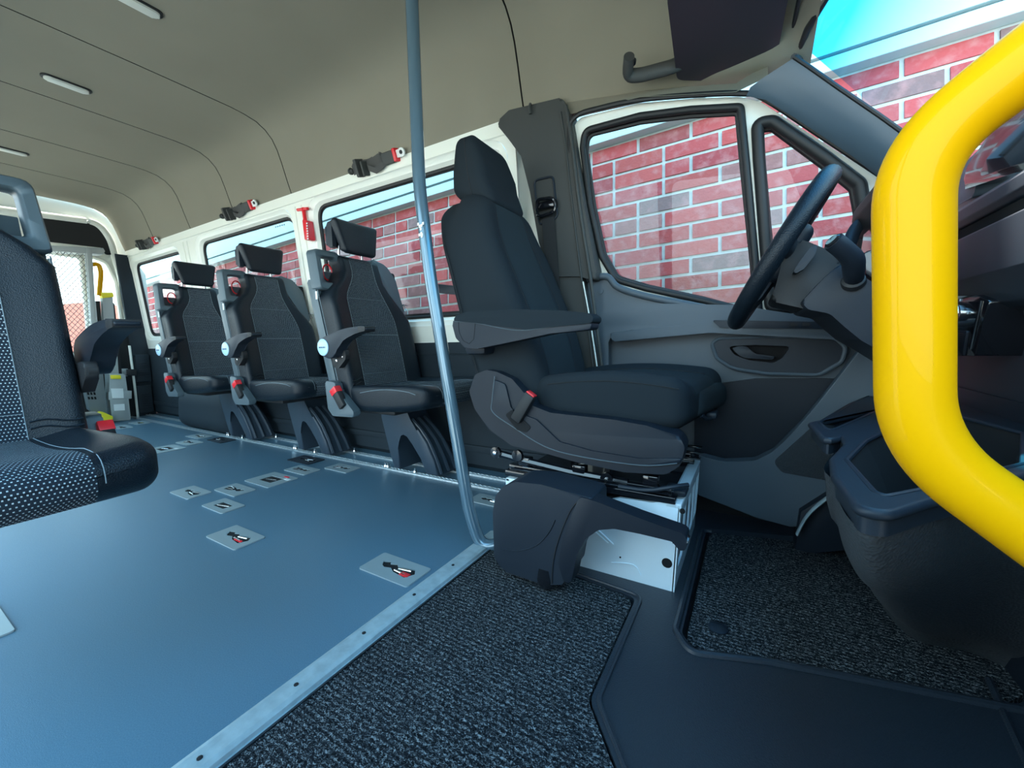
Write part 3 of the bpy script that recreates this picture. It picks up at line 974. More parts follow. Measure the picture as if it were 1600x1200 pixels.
# door bin: bulging lower part whose lip sweeps up towards the front
YP = 1.53
lip = [(1092, 712), (1130, 722), (1180, 720), (1210, 705), (1255, 660), (1300, 605), (1335, 560), (1372, 515)]
bin_ = pt2(lip + [(1420, 520), (1420, 700), (1312, 770), (1245, 826), (1180, 808), (1088, 772)], YP)
bm = nb()
prism(bm, rp(bin_, [.01, .05, .05, .05, .1, .1, .1, .01, .01, .02, .04, .03, .05, .01]), 'y', YP, YP + .05, bev=.012, seg=3)
obj('door_bin_front', bm, M['door'], door, sharp=50)
bm = nb()
tube(bm, smoothpath([PY(p, YP + .004) for p in lip], 6), .0035, 8)
obj('bin_lip', bm, M['door'], door)
bm = nb()
sheet(bm, rp(pt2([(1085, 640), (1120, 600), (1180, 592), (1360, 592), (1400, 700), (1240, 812), (1085, 762)], YD + .015), .04), [], lambda a, b: V((a, YD + .015, b)), (0, .02, 0))
obj('bin_back', bm, M['plas'], door)
bm = nb()
sp = rp(pt2([(1208, 722), (1268, 668), (1318, 640), (1320, 755), (1300, 752), (1222, 738)], YP - .004), [.02, .04, .01, .01, .02, .02])
prism(bm, sp, 'y', YP - .005, YP + .01, bev=.002)
obj('speaker_grille', bm, M['grille'], door)
bm = nb()
lathe(bm, [(.010, 0), (.010, .003), (.001, .0035)], PY((939, 455), YD - .002), (0, -1, 0), 20)
obj('screw_cap', bm, M['door'], door)
bm = nb()
c_ = DP((984, 447), .02)
lathe(bm, [(.003, -.03), (.003, .012), (.0045, .014), (.0045, .026), (.001, .028)], c_, (0, 0, 1), 10)
obj('lock_pin', bm, M['black'], door)
# painted rocker shut face in front of and behind the door trim
bm = nb()
prism(bm, pt2([(905, 560), (925, 560), (940, 740), (915, 740)], 1.63), 'y', 1.62, 1.66)
tube(bm, [PY(p, 1.535) for p in [(911, 440), (922, 500), (937, 600), (950, 700)]], .0028, 8)
struct('trim_6', bm, M['white'])
bm = nb()
prism(bm, pt2([(1250, 800), (1305, 765), (1330, 800), (1340, 860), (1240, 870)], 1.50), 'y', 1.50, 1.60, bev=.01)
struct('trim_7', bm, M['plas'])
bm = nb()
tube(bm, smoothpath([PY(p, 1.47) for p in [(1245, 835), (1262, 805), (1290, 780), (1312, 768)]], 6), 1, 8, flat=(.013, .004), up=(0, 1, 0))
struct('trim_8', bm, M['tape'])

bm = nb()
box(bm, (-.66, 1.665, -.045), (.75, 1.70, .45))
struct('wall_left_sill', bm, M['black'])  # black box below the door trim, the gap's darkness put into its colour
# ------------------------------------------------------------------ A-pillar and windscreen
bm = nb()
ya, yb_ = 1.585, 1.50
out_e = [DP(p, -.045) for p in [(1166, 150), (1196, 156), (1240, 183), (1330, 243), (1395, 295), (1410, 330)]]
mid_e = [PY(p, 1.52) for p in [(1198, 124), (1222, 128), (1275, 155), (1355, 212), (1415, 262), (1440, 300)]]
in_e = [PY(p, 1.49) for p in [(1238, 92), (1262, 108), (1310, 142), (1370, 183), (1424, 222), (1470, 262)]]
# section ring: outer edge, crown, screen edge, back
rings = []
for a, b, c in zip(out_e, mid_e, in_e):
    ring = [a, a.lerp(b, .35) + V((-.008, -.010, .006)), b + V((-.008, -.008, .004)), b.lerp(c, .6) + V((-.003, -.006, .0)), c, c + V((.02, .03, .01)), a + V((.02, .04, .01))]
    rings.append(ring)
loft(bm, rings, True)
struct('trim_9', bm, M['apillar'], sharp=50)
bm = nb()
tube(bm, [p + V((.004, .0, .004)) for p in in_e], .006, 8)
hdr = [in_e[0] + V((.004, 0, .004)), PZ((1252, 95), 1.5), PZ((1252, 70), 1.505), PZ((1262, 45), 1.51), PZ((1278, 18), 1.52), PZ((1292, -5), 1.525), V((.17, 1.1, 1.53)), V((.20, .7, 1.535)), V((.17, .3, 1.53)), V((.12, -.15, 1.5))]
tube(bm, hdr, .009, 8)
ws_ = thing('window_4', None, None, (0, 0, 0)); ws_['kind'] = 'structure'
obj('rubber_seal', bm, M['rubber'], ws_)
bm = nb()
def wsx(z): return .11 + (1.50 - z) * .78
NY, NZ = 16, 8
G = []
for j in range(NZ + 1):
    z = 1.53 - (1.53 - .93) * j / NZ
    G.append([V((wsx(z) + .09 * (1 - ((y - YC) / .9) ** 2), y, z)) for y in [YC - .86 + 1.72 * i / NY * 1.0 for i in range(NY + 1)]])
R_ = [[bm.verts.new(p) for p in g] for g in G]
for j in range(NZ):
    for i in range(NY): bm.faces.new((R_[j][i], R_[j][i + 1], R_[j + 1][i + 1], R_[j + 1][i]))
obj('pane', bm, M['wglass'], ws_)
# roof lining strip round the header
bm = nb()
loft(bm, [[V((-.86, 1.60, 1.565)), V((-.86, 1.64, 1.60)), V((-.86, 1.60, 1.64))],
          [DP((1000, 152), -.045) , DP((1000, 150), .03), DP((1000, 140), .03)],
          [DP((1150, 144), -.045), DP((1150, 142), .03), DP((1150, 130), .03)],
          [DP((1200, 120), -.045), DP((1200, 118), .03), DP((1200, 100), .03)]], True)
struct('trim_10', bm, M['headliner'])

# sun visor and grab handle
vs = thing('sun_visor', 'dark purple-black folded sun visor above the driver', 'sun visor', (-.1, 1.25, 1.53))
bm = nb()
vp = [PZ(p, 1.525) for p in [(1046, -160), (1043, 0), (1058, 122), (1140, 124), (1214, 84), (1242, -60), (1240, -160)]]
prism(bm, rp([(p.x, p.y) for p in vp], [.01, .01, .045, .03, .05, .05, .01], 8), 'z', 1.518, 1.536, bev=.006, seg=3)
M['visor'] = mat('purple_black_visor_vinyl', (.030, .026, .038), .6, bump=(900, .3, .0006))
obj('visor_panel', bm, M['visor'], vs, sharp=50)
bm = nb()
tube(bm, [PZ(p, 1.532) for p in [(1212, 95), (1236, 60), (1248, 0), (1262, -60)]], .005, 8)
obj('visor_rod', bm, M['black'], vs)
gh = thing('roof_grip', 'dark grey grab handle on the roof lining beside the sun visor', 'grab handle', PZ((1010, 100), 1.55))
bm = nb()
tube(bm, roundpath([PZ((983, 88), 1.56), PZ((980, 118), 1.535), PZ((1000, 118), 1.53), PZ((1052, 104), 1.53), PZ((1075, 92), 1.55)], .02), 1, 14, flat=(.022, .017), up=(0, 0, 1))
obj('grip', bm, M['pillar'], gh)
bm = nb()
lathe(bm, [(.013, 0), (.012, .01), (.005, .012), (.001, .006)], PZ((988, 95), 1.57), (0, -.3, -1), 16)
obj('end_cap', bm, M['plas2'], gh)

# ------------------------------------------------------------------ ceiling lamps
for k, (x, y0, y1) in enumerate([(-2.06, .655, .80), (-2.953, .665, .815), (-4.215, .665, .82)]):
    lab = ['oval frosted ceiling lamp nearest the front, cut by the top edge', 'oval frosted ceiling lamp, the middle one of three along the roof', 'oval frosted ceiling lamp farthest back, by the left edge'][k]
    yc = (y0 + y1) / 2
    t_ = thing('ceiling_lamp', lab, 'ceiling light', (x, yc, 1.967), 'ceiling lamps')
    pr = lambda hx, hy: rp([(x - hx, yc - hy), (x + hx, yc - hy), (x + hx, yc + hy), (x - hx, yc + hy)], hx * .98, 8)
    bm = nb()
    prism(bm, pr(.030, .088), 'z', 1.962, 1.972, bev=.003)
    obj('rim', bm, M['rubber'], t_)
    bm = nb()
    prism(bm, pr(.022, .078), 'z', 1.954, 1.966, bev=.005, seg=3)
    obj('lens', bm, M['lens'], t_, sharp=60)

# ------------------------------------------------------------------ stowed shoulder belts above the windows
def reel(pa, pb, lab):
    A, B = PY(pa, 1.555), PY(pb, 1.545)
    d = (B - A); Ln = d.length; d.normalize()
    up = V((0, -.35, 1)); up = (up - d * up.dot(d)).normalized(); w = d.cross(up)
    t_ = thing('stowed_belt', lab, 'seat belt', A, 'stowed shoulder belts')
    T = lambda a, b, c: A + d * a * Ln + up * b + w * c
    bm = nb()
    lathe(bm, [(.001, 0), (.016, .002), (.018, .012), (.010, .016), (.010, .03)], T(-.02, 0, 0), d, 12)
    box(bm, (-.5, -.5, -.5), (.5, .5, .5), .08, M=Matrix.Translation(T(.20, 0, 0)) @ Matrix((d, up, w)).transposed().to_4x4() @ Matrix.Diagonal((.020, .085, .06, 1)))
    box(bm, (-.5, -.5, -.5), (.5, .5, .5), .08, M=Matrix.Translation(T(.30, -.01, 0)) @ Matrix((d, up, w)).transposed().to_4x4() @ Matrix.Diagonal((.012, .07, .05, 1)))
    pieces('bracket', bm, M['pillar'], t_)
    bm = nb()
    pts = [T(.05, 0, 0), T(.2, .005, -.01), T(.33, .0, -.015), T(.45, .008, -.02), T(.55, .014, -.02), T(.62, .0, -.01)]
    for o_ in (0, .004, .009): web(bm, [p + up * o_ * 1.2 + w * -o_ for p in smoothpath(pts, 4)], up * .045, .003)
    web(bm, [T(.35, -.01, 0), T(.5, -.035, .01), T(.62, -.02, 0), T(.72, 0, 0)], up * .03, .003)
    obj('webbing', bm, M['beltg'], t_)
    bm = nb()
    fr = Matrix((d, up, w)).transposed().to_4x4()
    box(bm, (-.5, -.5, -.5), (.5, .5, .5), .12, M=Matrix.Translation(T(.74, .003, -.012)) @ fr @ Matrix.Diagonal((.085, .055, .03, 1)))
    obj('buckle', bm, M['pillar'], t_)
    bm = nb()
    box(bm, (-.5, -.5, -.5), (.5, .5, .5), .1, M=Matrix.Translation(T(.865, .006, -.014)) @ fr @ Matrix.Diagonal((.018, .06, .034, 1)))
    obj('red_band', bm, M['red'], t_)
    bm = nb()
    box(bm, (-.5, -.5, -.5), (.5, .5, .5), .1, M=Matrix.Translation(T(.93, .008, -.014)) @ fr @ Matrix.Diagonal((.035, .035, .012, 1)))
    lathe(bm, [(.020, 0), (.020, .008), (.001, .009)], T(.98, .009, -.014), -w if w.y > 0 else w, 16)
    obj('white_anchor', bm, M['label'], t_)
    bm = nb()
    lathe(bm, [(.009, 0), (.009, .013), (.001, .014)], T(.98, .009, -.014), -w if w.y > 0 else w, 12)
    obj('stud', bm, M['black'], t_)
reel((548, 268), (628, 240), 'crumpled stowed belt with red and white end above the front side window')
reel((347, 338), (398, 319), 'crumpled stowed belt with red and white end above the middle side window')
reel((215, 384), (244, 376), 'small stowed belt with red and white end above the rearmost side window')

# emergency hammer on the post
hm = thing('emergency_hammer', 'red emergency glass hammer on the white post between windows', 'hammer', PY((480, 345), 1.58))
bm = nb()
q = pt2([(477, 344), (483, 345), (487, 375), (481, 376)], 1.575)
prism(bm, rp(q, .006), 'y', 1.555, 1.60, bev=.005)
obj('holder', bm, M['red'], hm)
bm = nb()
tube(bm, [PY((474, 325), 1.57), PY((477, 345), 1.57)], .011, 8)
a_, b_ = PY((465, 328), 1.57), PY((481, 326), 1.57)
tube(bm, [a_, b_], .009, 8)
obj('hammer_head', bm, M['red'], hm)
bm = nb()
for i in range(7):
    c_ = PY((479.5 + .25 * i, 349 + 4 * i), 1.553)
    box(bm, c_ + V((-.006, -.001, -.004)), c_ + V((.006, .001, .004)))
obj('white_lettering', bm, M['label'], hm)

# ------------------------------------------------------------------ passenger seats
# local frame: seat faces +x, the aisle side is -y * s (s=+1 for the left row), z=0 on the floor
def bx(z): return -.155 - .245 * (z - .40)          # centre line of the backrest
def passenger_seat(name, label, s, legs, group):
    t_ = thing(name, label, 'seat', (0, 0, 0), group)
    Y = lambda y: y * s                                 # y here: negative = aisle side
    # --- backrest
    zb, zt = .385, 1.075
    def db(p):
        z = (zb + zt) / 2 + p.z
        y = p.y * s                                   # back to aisle-negative frame
        wf = 1.0
        k = max(0, min(1, (z - .86) / .14)) if y < 0 else max(0, min(1, (z - .74) / .24))
        k = k * k * (3 - 2 * k)
        yy_ = y * (1 - .50 * k)
        k2 = max(0, min(1, (z - 1.0) / .08))
        bol = max(0, abs(y) - .13) / .095
        front = p.x > 0
        x = bx(z) + p.x
        if front: x += .026 * min(1, bol) * (1 - k) - .010 * (1 - (y / .225) ** 2)
        x += .012 * math.sin((z - .40) * 4.2) if front else 0
        if bol > 0: x -= .02 * bol * (0 if front else 1) * 0
        return V((x, Y(yy_), z))
    def mb(p):
        y = p.y * s
        w = .128
        if p.x > .035 and -w < y < w: return 1
        return 0
    bm = nb()
    soft(bm, (.052, .225, (zt - zb) / 2), .032, (3, 18, 14), db, mb)
    obj('backrest', bm, [M['leather'], M['fabric']], t_, local=True, sharp=70)
    # stitching on the backrest
    bm = nb()
    def onb(y, z, o=.0015):
        p = V((.052, y * s, z - (zb + zt) / 2)); q = db(p); q.x += o; return q
    for y in (-.129, .129):
        tube(bm, [onb(y, zb + .03 + (zt - .05 - zb) * i / 24) for i in range(25)], .0009, 5)
    for z in (.52, .70, .87):
        tube(bm, [onb(-.127 + .254 * i / 10, z) for i in range(11)], .0008, 5)
    pieces('backrest_stitching', bm, M['stitch'], t_, local=True)
    # seams on the aisle bolster
    bm = nb()
    for z in (.50, .485):
        tube(bm, [onb(-.135 - .08 * i / 6, z + .004 * math.sin(i), .001) for i in range(7)], .002, 5)
    pieces('fold', bm, M['leather'], t_, local=True)
    # moulded side shell along the back edge
    bm = nb()
    for sg in (-1, 1):
        prof = [(bx(z) - .052 - .012, z) for z in (.40, .6, .8, .95)] + [(bx(z) - .014, z) for z in (.95, .8, .6, .42)]
        prism(bm, rp(prof, .01), 'y', sg * .200, sg * .229, bev=.006)
    prism(bm, rp([(bx(.4) - .060, .38), (bx(1.0) - .062, 1.0), (bx(1.0) - .045, 1.0), (bx(.4) - .04, .38)], .004), 'y', -.2, .2, bev=.003)
    obj('back_shell', bm, M['greyshell'], t_, local=True)
    bm = nb()
    tube(bm, [V((bx(z) + .004, -.2325 * s, z)) for z in (.50, .7, .90)], .0016, 5)
    obj('side_stitching', bm, M['stitch'], t_, local=True)
    bm = nb()
    box(bm, (bx(.87) - .02, -.2335 if s > 0 else .2295, .86), (bx(.87) - .008, -.2295 if s > 0 else .2335, .895))
    obj('care_tag', bm, M['label'], t_, local=True)
    # --- grab loop at the aisle shoulder
    bm = nb()
    o_ = rp([(-.236, .905), (-.225, 1.072), (-.212, 1.086), (-.105, 1.088), (-.070, 1.055), (-.085, .985), (-.125, .925), (-.19, .900)], [.01, .01, .01, .02, .02, .04, .03, .03], 5)
    h_ = rp([(-.200, .938), (-.195, 1.052), (-.125, 1.054), (-.100, 1.035), (-.110, .985), (-.145, .938)], [.01, .012, .02, .01, .02, .02], 5)
    f_ = lambda a, b: V((bx(b) + .035, Y(a), b))
    n_ = 60
    ro = [V((p.x, p.y, 0)) for p in resample([(p[0], p[1], 0) for p in o_], n_)]
    rh = [V((p.x, p.y, 0)) for p in resample([(p[0], p[1], 0) for p in h_], n_)]
    # align the hole ring with the outer ring
    c_ = V((-.16, 1.0, 0)); 
    def al(R, c):
        k = max(range(len(R)), key=lambda i: (R[i] - c).normalized().dot(V((-1, 0, 0))))
        R = R[k:] + R[:k]
        return R
    ro, rh = al(ro, c_), al(rh, c_)
    if (ro[5] - ro[0]).cross(c_ - ro[0]).z * (rh[5] - rh[0]).cross(c_ - rh[0]).z < 0: rh = [rh[0]] + rh[1:][::-1]
    sh = lambda R, k: [r.lerp(c_, k) for r in R]
    def P3(R, dx): return [V((bx(p.y) + dx, Y(p.x), p.y)) for p in R]
    loft(bm, [P3(ro, -.030), P3(ro, .020), P3(sh(ro, .07), .030), P3([a.lerp(b, .8) for a, b in zip(ro, rh)], .030), P3(rh, .022), P3(rh, -.022), P3([a.lerp(b, .8) for a, b in zip(ro, rh)], -.034), P3(sh(ro, .05), -.034), P3(ro, -.030)], caps=False)
    obj('grab_loop', bm, M['greyshell'], t_, local=True, sharp=50)
    bm = nb()
    tube(bm, [V((bx(1.0) - .03, Y(-.135 + .024 * math.cos(a_)), .995 + .036 * math.sin(a_))) for a_ in [2 * math.pi * i / 18 for i in range(18)]], .0035, 6, closed=True)
    obj('pull_ring', bm, M['red'], t_, local=True, label='thin red release ring inside the grab loop')
    # --- belt tower at the wall shoulder
    bm = nb()
    o_ = rp([(.085, 1.075), (.10, 1.085), (.175, 1.065), (.222, .995), (.232, .83), (.222, .80), (.165, .88), (.125, .96), (.09, 1.04)], [.005, .01, .03, .03, .01, .01, .03, .03, .02], 4)
    prism(bm, o_, 'x', 0, 1, f=lambda a, b, t: V((bx(b) - .048 + t * .085, Y(a), b)), bev=.010, seg=3)
    obj('belt_tower', bm, M['greyshell'], t_, local=True, sharp=50)
    bm = nb()
    for o2 in (0, .012, .022):
        web(bm, [V((bx(z) - .02 - (o2 * .3), Y(.232 + o2 * .5), z)) for z in (1.03, .95, .85, .7, .55, .42)], (.036, 0, 0), .003)
    prism(bm, rp([(bx(1.04) - .045, 1.045), (bx(.9) - .055, .88), (bx(.9) - .0, .88), (bx(1.04) + .01, 1.035)], .01), 'y', Y(.222), Y(.250), bev=.004)
    obj('belt_webbing', bm, M['belt'], t_, local=True)
    bm = nb()
    c_ = V((bx(.86) + .025, Y(.232), .86))
    box(bm, c_ + V((-.03, -.006, -.004)), c_ + V((.03, .022, .004)), .002)
    tube(bm, [c_ + V((.01, .01, 0)), c_ + V((.028, .012, -.03)), c_ + V((.012, .012, -.034)), c_ + V((.0, .01, 0))], .0022, 6)
    obj('belt_tongue', bm, M['chrome'], t_, local=True)
    # --- headrest
    hz, hx = 1.163, bx(1.17) + .062
    def dh(p):
        q = V((p.x, p.y, p.z))
        q.y *= .97 + .17 * (q.z / .078)
        q.x += -.14 * q.z - .010 * (1 - (p.y / .12) ** 2) * (1 if p.x > 0 else 0)
        if p.x < 0: q.z *= .92
        return V((hx + q.x, q.y, hz + q.z + .0))
    bm = nb()
    soft(bm, (.026, .112, .078), .018, (2, 10, 8), dh, None)
    obj('headrest_pad', bm, M['leather'], t_, local=True, sharp=70, label='black padded headrest')
    bm = nb()
    loft(bm, [[V((hx - .025, y, hz - .050)), V((hx - .025, y, hz + .066)), V((hx - .060, y * .95, hz + .066)), V((hx - .082, y * .9, hz + .05)), V((hx - .082, y * .9, hz - .035)), V((hx - .060, y * .9, hz - .05))] for y in (-.118, -.095)], True)
    loft(bm, [[V((hx - .025, y, hz - .050)), V((hx - .025, y, hz + .066)), V((hx - .060, y * .95, hz + .066)), V((hx - .082, y * .9, hz + .05)), V((hx - .082, y * .9, hz - .035)), V((hx - .060, y * .9, hz - .05))] for y in (.095, .118)], True)
    box(bm, (hx - .090, -.110, hz - .038), (hx - .066, .110, hz + .052), .008)
    box(bm, (hx - .070, -.108, hz + .050), (hx - .02, .108, hz + .066), .005)
    pieces('headrest_bracket', bm, M['plas2'], t_, local=True)
    bm = nb()
    for y in (-.068, .068):
        tube(bm, [V((hx - .045, y, hz - .03)), V((hx - .058, y, 1.03))], .006, 10)
    pieces('headrest_post', bm, M['chrome'], t_, local=True)
    # --- cushion
    def dc(p):
        y = p.y * s
        x = .055 + p.x
        z = .415 + p.z
        f = max(0, min(1, (x + .15) / .46))
        top = p.z > 0
        bol = max(0, min(1, (abs(y) - .14) / .07))
        if top:
            z += .030 * f + .018 * bol * (1 - .6 * f) - .012 * (1 - bol) * math.sin(f * 3.1)
        else:
            z += .028 * f - .012 * math.sin(f * 3.1)
        fr = max(0, min(1, (x - .24) / .08))
        z -= .012 * fr * (1 if top else -.5)
        x += .028 * (1 - (y / .225) ** 2) * fr
        return V((x, Y(y), z))
    def mc(p):
        y = p.y * s
        if abs(y) < .135 and (p.z > .02 or p.x > .24): return 1
        return 0
    bm = nb()
    soft(bm, (.265, .222, .048), .034, (14, 18, 2), dc, mc)
    obj('cushion', bm, [M['leather'], M['fabric']], t_, local=True, sharp=75)
    bm = nb()
    def onc(x, y):
        q = dc(V((x - .055, y * s, .048))); q.z += .0012; return q
    for y in (-.136, .136):
        pth = [onc(-.17 + .44 * i / 16, y) for i in range(17)]
        for a_ in range(1, 5):
            an = a_ / 4 * math.pi / 2
            pth.append(dc(V((.231 + .034 * math.sin(an), y * s, .014 + .034 * math.cos(an)))) + V((.001, 0, .0005)))
        pth += [dc(V((.265, y * s, .014 - .028 * i / 3))) + V((.0012, 0, 0)) for i in range(1, 4)]
        tube(bm, pth, .0009, 5)
    for sg in (-1, 1):
        tube(bm, [dc(V((-.10 + .32 * i / 10, sg * .2215, .012 + .014 * math.sin(i * .32)))) + V((0, sg * .0015, 0)) for i in range(11)], .0012, 5)
    pieces('cushion_stitching', bm, M['stitch'], t_, local=True)
    bm = nb()
    box(bm, (-.19, -.17, .350), (.10, .17, .378), .012)
    obj('seat_pan', bm, M['black'], t_, local=True)
    # --- recliner bracket and buckle on the aisle side
    bm = nb()
    q = rp([(-.225, .50), (-.155, .495), (-.150, .455), (-.115, .435), (-.045, .375), (-.045, .350), (-.185, .345), (-.215, .375)], [.01, .01, .01, .01, .01, .012, .02, .02])
    prism(bm, q, 'y', -.262 * s, -.226 * s, bev=.007)
    pieces('side_bracket', bm, M['greyshell'], t_, local=True)
    bm = nb()
    R_ = Matrix.Translation(V((-.135, -.262 * s, .435))) @ Matrix.Rotation(-.62, 4, 'Y')
    box(bm, (-.02, -.014, -.055), (.02, .014, .038), .005, M=R_)
    obj('buckle', bm, M['black'], t_, local=True)
    bm = nb()
    box(bm, (-.0215, -.0160, .014), (.0215, .0155, .0425), .003, M=R_)
    obj('buckle_button', bm, M['red'], t_, local=True, label='red buckle release button')
    # --- armrest
    bm = nb()
    z0 = .655
    pr = smoothpath([(-.215, z0 - .02, 0), (-.205, z0 + .022, 0), (-.13, z0 + .048, 0), (-.04, z0 + .066, 0), (.055, z0 + .072, 0), (.085, z0 + .068, 0), (.084, z0 + .055, 0), (.01, z0 + .040, 0), (-.07, z0 + .008, 0), (-.118, z0 - .045, 0), (-.165, z0 - .055, 0)], 4, True)
    prism(bm, [(p.x, p.y) for p in pr], 'y', -.285 * s, -.238 * s, bev=.008, seg=3)
    obj('armrest', bm, M['plas2'] if s > 0 else M['plas'], t_, local=True, sharp=50)
    bm = nb()
    pr = [(.045, z0 + .073), (.088, z0 + .071), (.086, z0 + .053), (.046, z0 + .048)]
    prism(bm, rp(pr, .004), 'y', -.288 * s, -.236 * s, bev=.003)
    obj('armrest_tip', bm, M['black'], t_, local=True)
    bm = nb()
    lathe(bm, [(.036, 0), (.036, .004), (.032, .007), (.001, .0075)], V((-.185, -.284 * s, z0 - .008)), (0, -s, 0), 28)
    obj('pivot_badge', bm, M['badge'], t_, local=True, label='round pale blue badge on the armrest pivot')
    bm = nb()
    for i, w_ in enumerate((.004, .003, .004, .003, .004, .003, .004)):
        x0 = -.205 + i * .0062
        box(bm, (x0, (-.2922 if s > 0 else .2912), z0 - .012), (x0 + w_, (-.2912 if s > 0 else .2922), z0 - .005))
    obj('badge_lettering', bm, M['ink'], t_, local=True)
    bm = nb()
    for c_ in (V((-.15, -.232 * s, z0 - .065)), V((-.11, -.232 * s, z0 - .045))):
        lathe(bm, [(.022, 0), (.022, .016), (.001, .017)], c_, (0, -s, 0), 14)
    prism(bm, rp([(-.18, z0 - .03), (-.18, z0 - .095), (-.14, z0 - .10), (-.09, z0 - .06), (-.09, z0 - .02)], .015), 'y', -.250 * s, -.225 * s, bev=.003)
    pieces('armrest_bracket', bm, M['black'], t_, local=True)
    bm = nb()
    for c_ in (V((-.152, -.248 * s, z0 - .068)), V((-.112, -.248 * s, z0 - .048))):
        lathe(bm, [(.006, 0), (.006, .003), (.001, .004)], c_, (0, -s, 0), 10)
    pieces('bolt', bm, M['chrome'], t_, local=True)
    # --- legs: an arched cover standing in the rails
    if legs:
        bm = nb()
        ol = [(-.245, .36), (-.232, .28), (-.205, .10), (-.192, .012), (-.146, .012)]
        arch = [(-.144, .12), (-.136, .17), (-.115, .205), (-.090, .214), (-.062, .204), (-.030, .165), (.005, .095), (.030, .012)]
        fr_ = [(.110, .012), (.090, .09), (.055, .178), (.010, .24), (-.040, .285), (-.06, .36)]
        pts = ol + arch + fr_
        def fl(a, b, t):
            tw = 1 + .0 * b
            y = .160 - .05 * min(1, b / .3) + (t - .5) * (.165 - .04 * min(1, b / .3))
            return V((a, Y(y), b))
        prism(bm, pts, 'y', 0, 1, f=fl, bev=.010, seg=3)
        obj('leg_cover', bm, M['legplas'], t_, local=True, sharp=45)
        bm = nb()
        for yy2 in (-.055, .0, .055):
            tube(bm, smoothpath([V((a, Y(.160 - .05 * b / .3 + yy2 * (1 - .25 * b / .3)), b)) for a, b in ((.106, .02), (.087, .09), (.053, .175), (.010, .235), (-.04, .282))], 5), .012, 8)
        pieces('leg_rib', bm, M['legplas'], t_, local=True)
        bm = nb()
        for x_ in (-.235, -.215, -.06, .145):
            for y_ in (.095 - .0, ):
                yy3 = Y(1.465 - 1.37) if x_ != .145 else Y(1.592 - 1.37)
                lathe(bm, [(.011, 0), (.009, .010), (.005, .012), (.005, .022), (.001, .023)], V((x_ - (.04 if x_ < -.1 else 0), yy3, .004)), (0, 0, 1), 10)
        pieces('rail_stud', bm, M['chrome'], t_, local=True)
    return t_

GS = 'fabric and leatherette seats on the seat rails by the left windows'
seat = passenger_seat('passenger_seat', 'dotted fabric passenger seat directly behind the driver seat, before the front side window', 1, True, GS)
seat.location = (-1.395, 1.372, 0.004)
s2 = copytree(seat); s2.location = (-2.225, 1.372, 0.004)
s2['label'] = 'middle passenger seat of the window row, in front of the middle side window'
s3 = copytree(seat); s3.location = (-3.075, 1.372, 0.004)
s3['label'] = 'rearmost passenger seat of the window row, with its leg against the wheel arch'
fg = passenger_seat('passenger_seat', 'large dotted fabric passenger seat cut by the left edge, closest to the camera', -1, False, None)
fg.location = (-1.275, .085, 0.0)
bm = nb()
box(bm, (-.14, -.29, 0.001), (-.02, -.17, .372), .02)
obj('leg_cover', bm, M['legplas'], fg, local=True)

# ------------------------------------------------------------------ driver seat
drv = thing('driver_seat', 'charcoal cloth driver seat with padded armrest on a white steel box', 'seat', (-.4, 1.3, 0))
# steel box
bm = nb()
x0, x1, y0, y1, zt = -.665, -.145, 1.068, 1.50, .222
prism(bm, [(x0, -.02), (x1 - .011, -.02), (x1 + .001, .235), (-.20, .236), (-.215, .228), (-.30, .228), (-.33, .212), (x0, .225)], 'y', y0, y0 + .012, bev=.002)
prism(bm, [(x0, -.02), (x1 - .012, -.02), (x1, .235), (x0, .235)], 'y', y1 - .012, y1, bev=.002)
f_ = lambda a, b: V((x1 + .003 - .012 * (1 - b / .24), a, b))
cut = [rp([(y0 + .03 + i * .105, .05), (y0 + .115 + i * .105, .05), (y0 + .115 + i * .105, .20), (y0 + .03 + i * .105, .20)], .015) for i in range(4)]
sheet(bm, [(y0, -.02), (y1, -.02), (y1, .235), (y0, .235)], cut, f_, (-.006, 0, 0))
box(bm, (x1 - .035, y0, .225), (x1 + .0035, y1, .238), .002)
box(bm, (x0, y0, .216), (x0 + .05, y1, .226), .002)
box(bm, (x0, y0, -.02), (x0 + .012, y1, .225))
tube(bm, [V((-.42, y0 - .002, .15)), V((-.33, y0 - .002, .09))], .003, 6)
tube(bm, [V((-.405, y0 - .002, .155)), V((-.315, y0 - .002, .09))], .003, 6)
tube(bm, smoothpath([V((-.32, y0 - .001, .035)), V((-.26, y0 - .001, .045)), V((-.24, y0 - .001, .02))], 4), .002, 6)
obj('seat_box', bm, M['boxwhite'], drv)
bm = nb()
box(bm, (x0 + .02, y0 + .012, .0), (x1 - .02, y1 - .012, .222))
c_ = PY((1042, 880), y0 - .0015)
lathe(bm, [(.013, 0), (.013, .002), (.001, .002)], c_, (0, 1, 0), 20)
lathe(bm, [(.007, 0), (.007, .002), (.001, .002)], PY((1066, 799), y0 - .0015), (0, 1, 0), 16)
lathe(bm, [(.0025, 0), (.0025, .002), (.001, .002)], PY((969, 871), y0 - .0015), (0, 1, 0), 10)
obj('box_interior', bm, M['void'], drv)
bm = nb()
for y in (1.085, 1.46):
    box(bm, (-.665, y - .022, .236), (-.155, y + .022, .254), .003)
    box(bm, (-.655, y - .014, .254), (-.165, y + .014, .272), .003)
    tube(bm, [V((-.64, y - .022, .262)), V((-.17, y - .022, .262))], .0035, 6)
box(bm, (-.63, 1.10, .236), (-.17, 1.45, .248))
for x in (-.60, -.42, -.22):
    box(bm, (x - .02, 1.07, .27), (x + .02, 1.10, .30), .004)
tube(bm, [V((-.70, 1.08, .30)), V((-.60, 1.08, .288)), V((-.45, 1.08, .275)), V((-.28, 1.08, .268))], .012, 8)
for x, z in ((-.70, .305), (-.62, .305), (-.335, .275)):
    lathe(bm, [(.018, 0), (.018, .012), (.001, .013)], V((x, 1.075, z)), (0, -1, 0), 14)
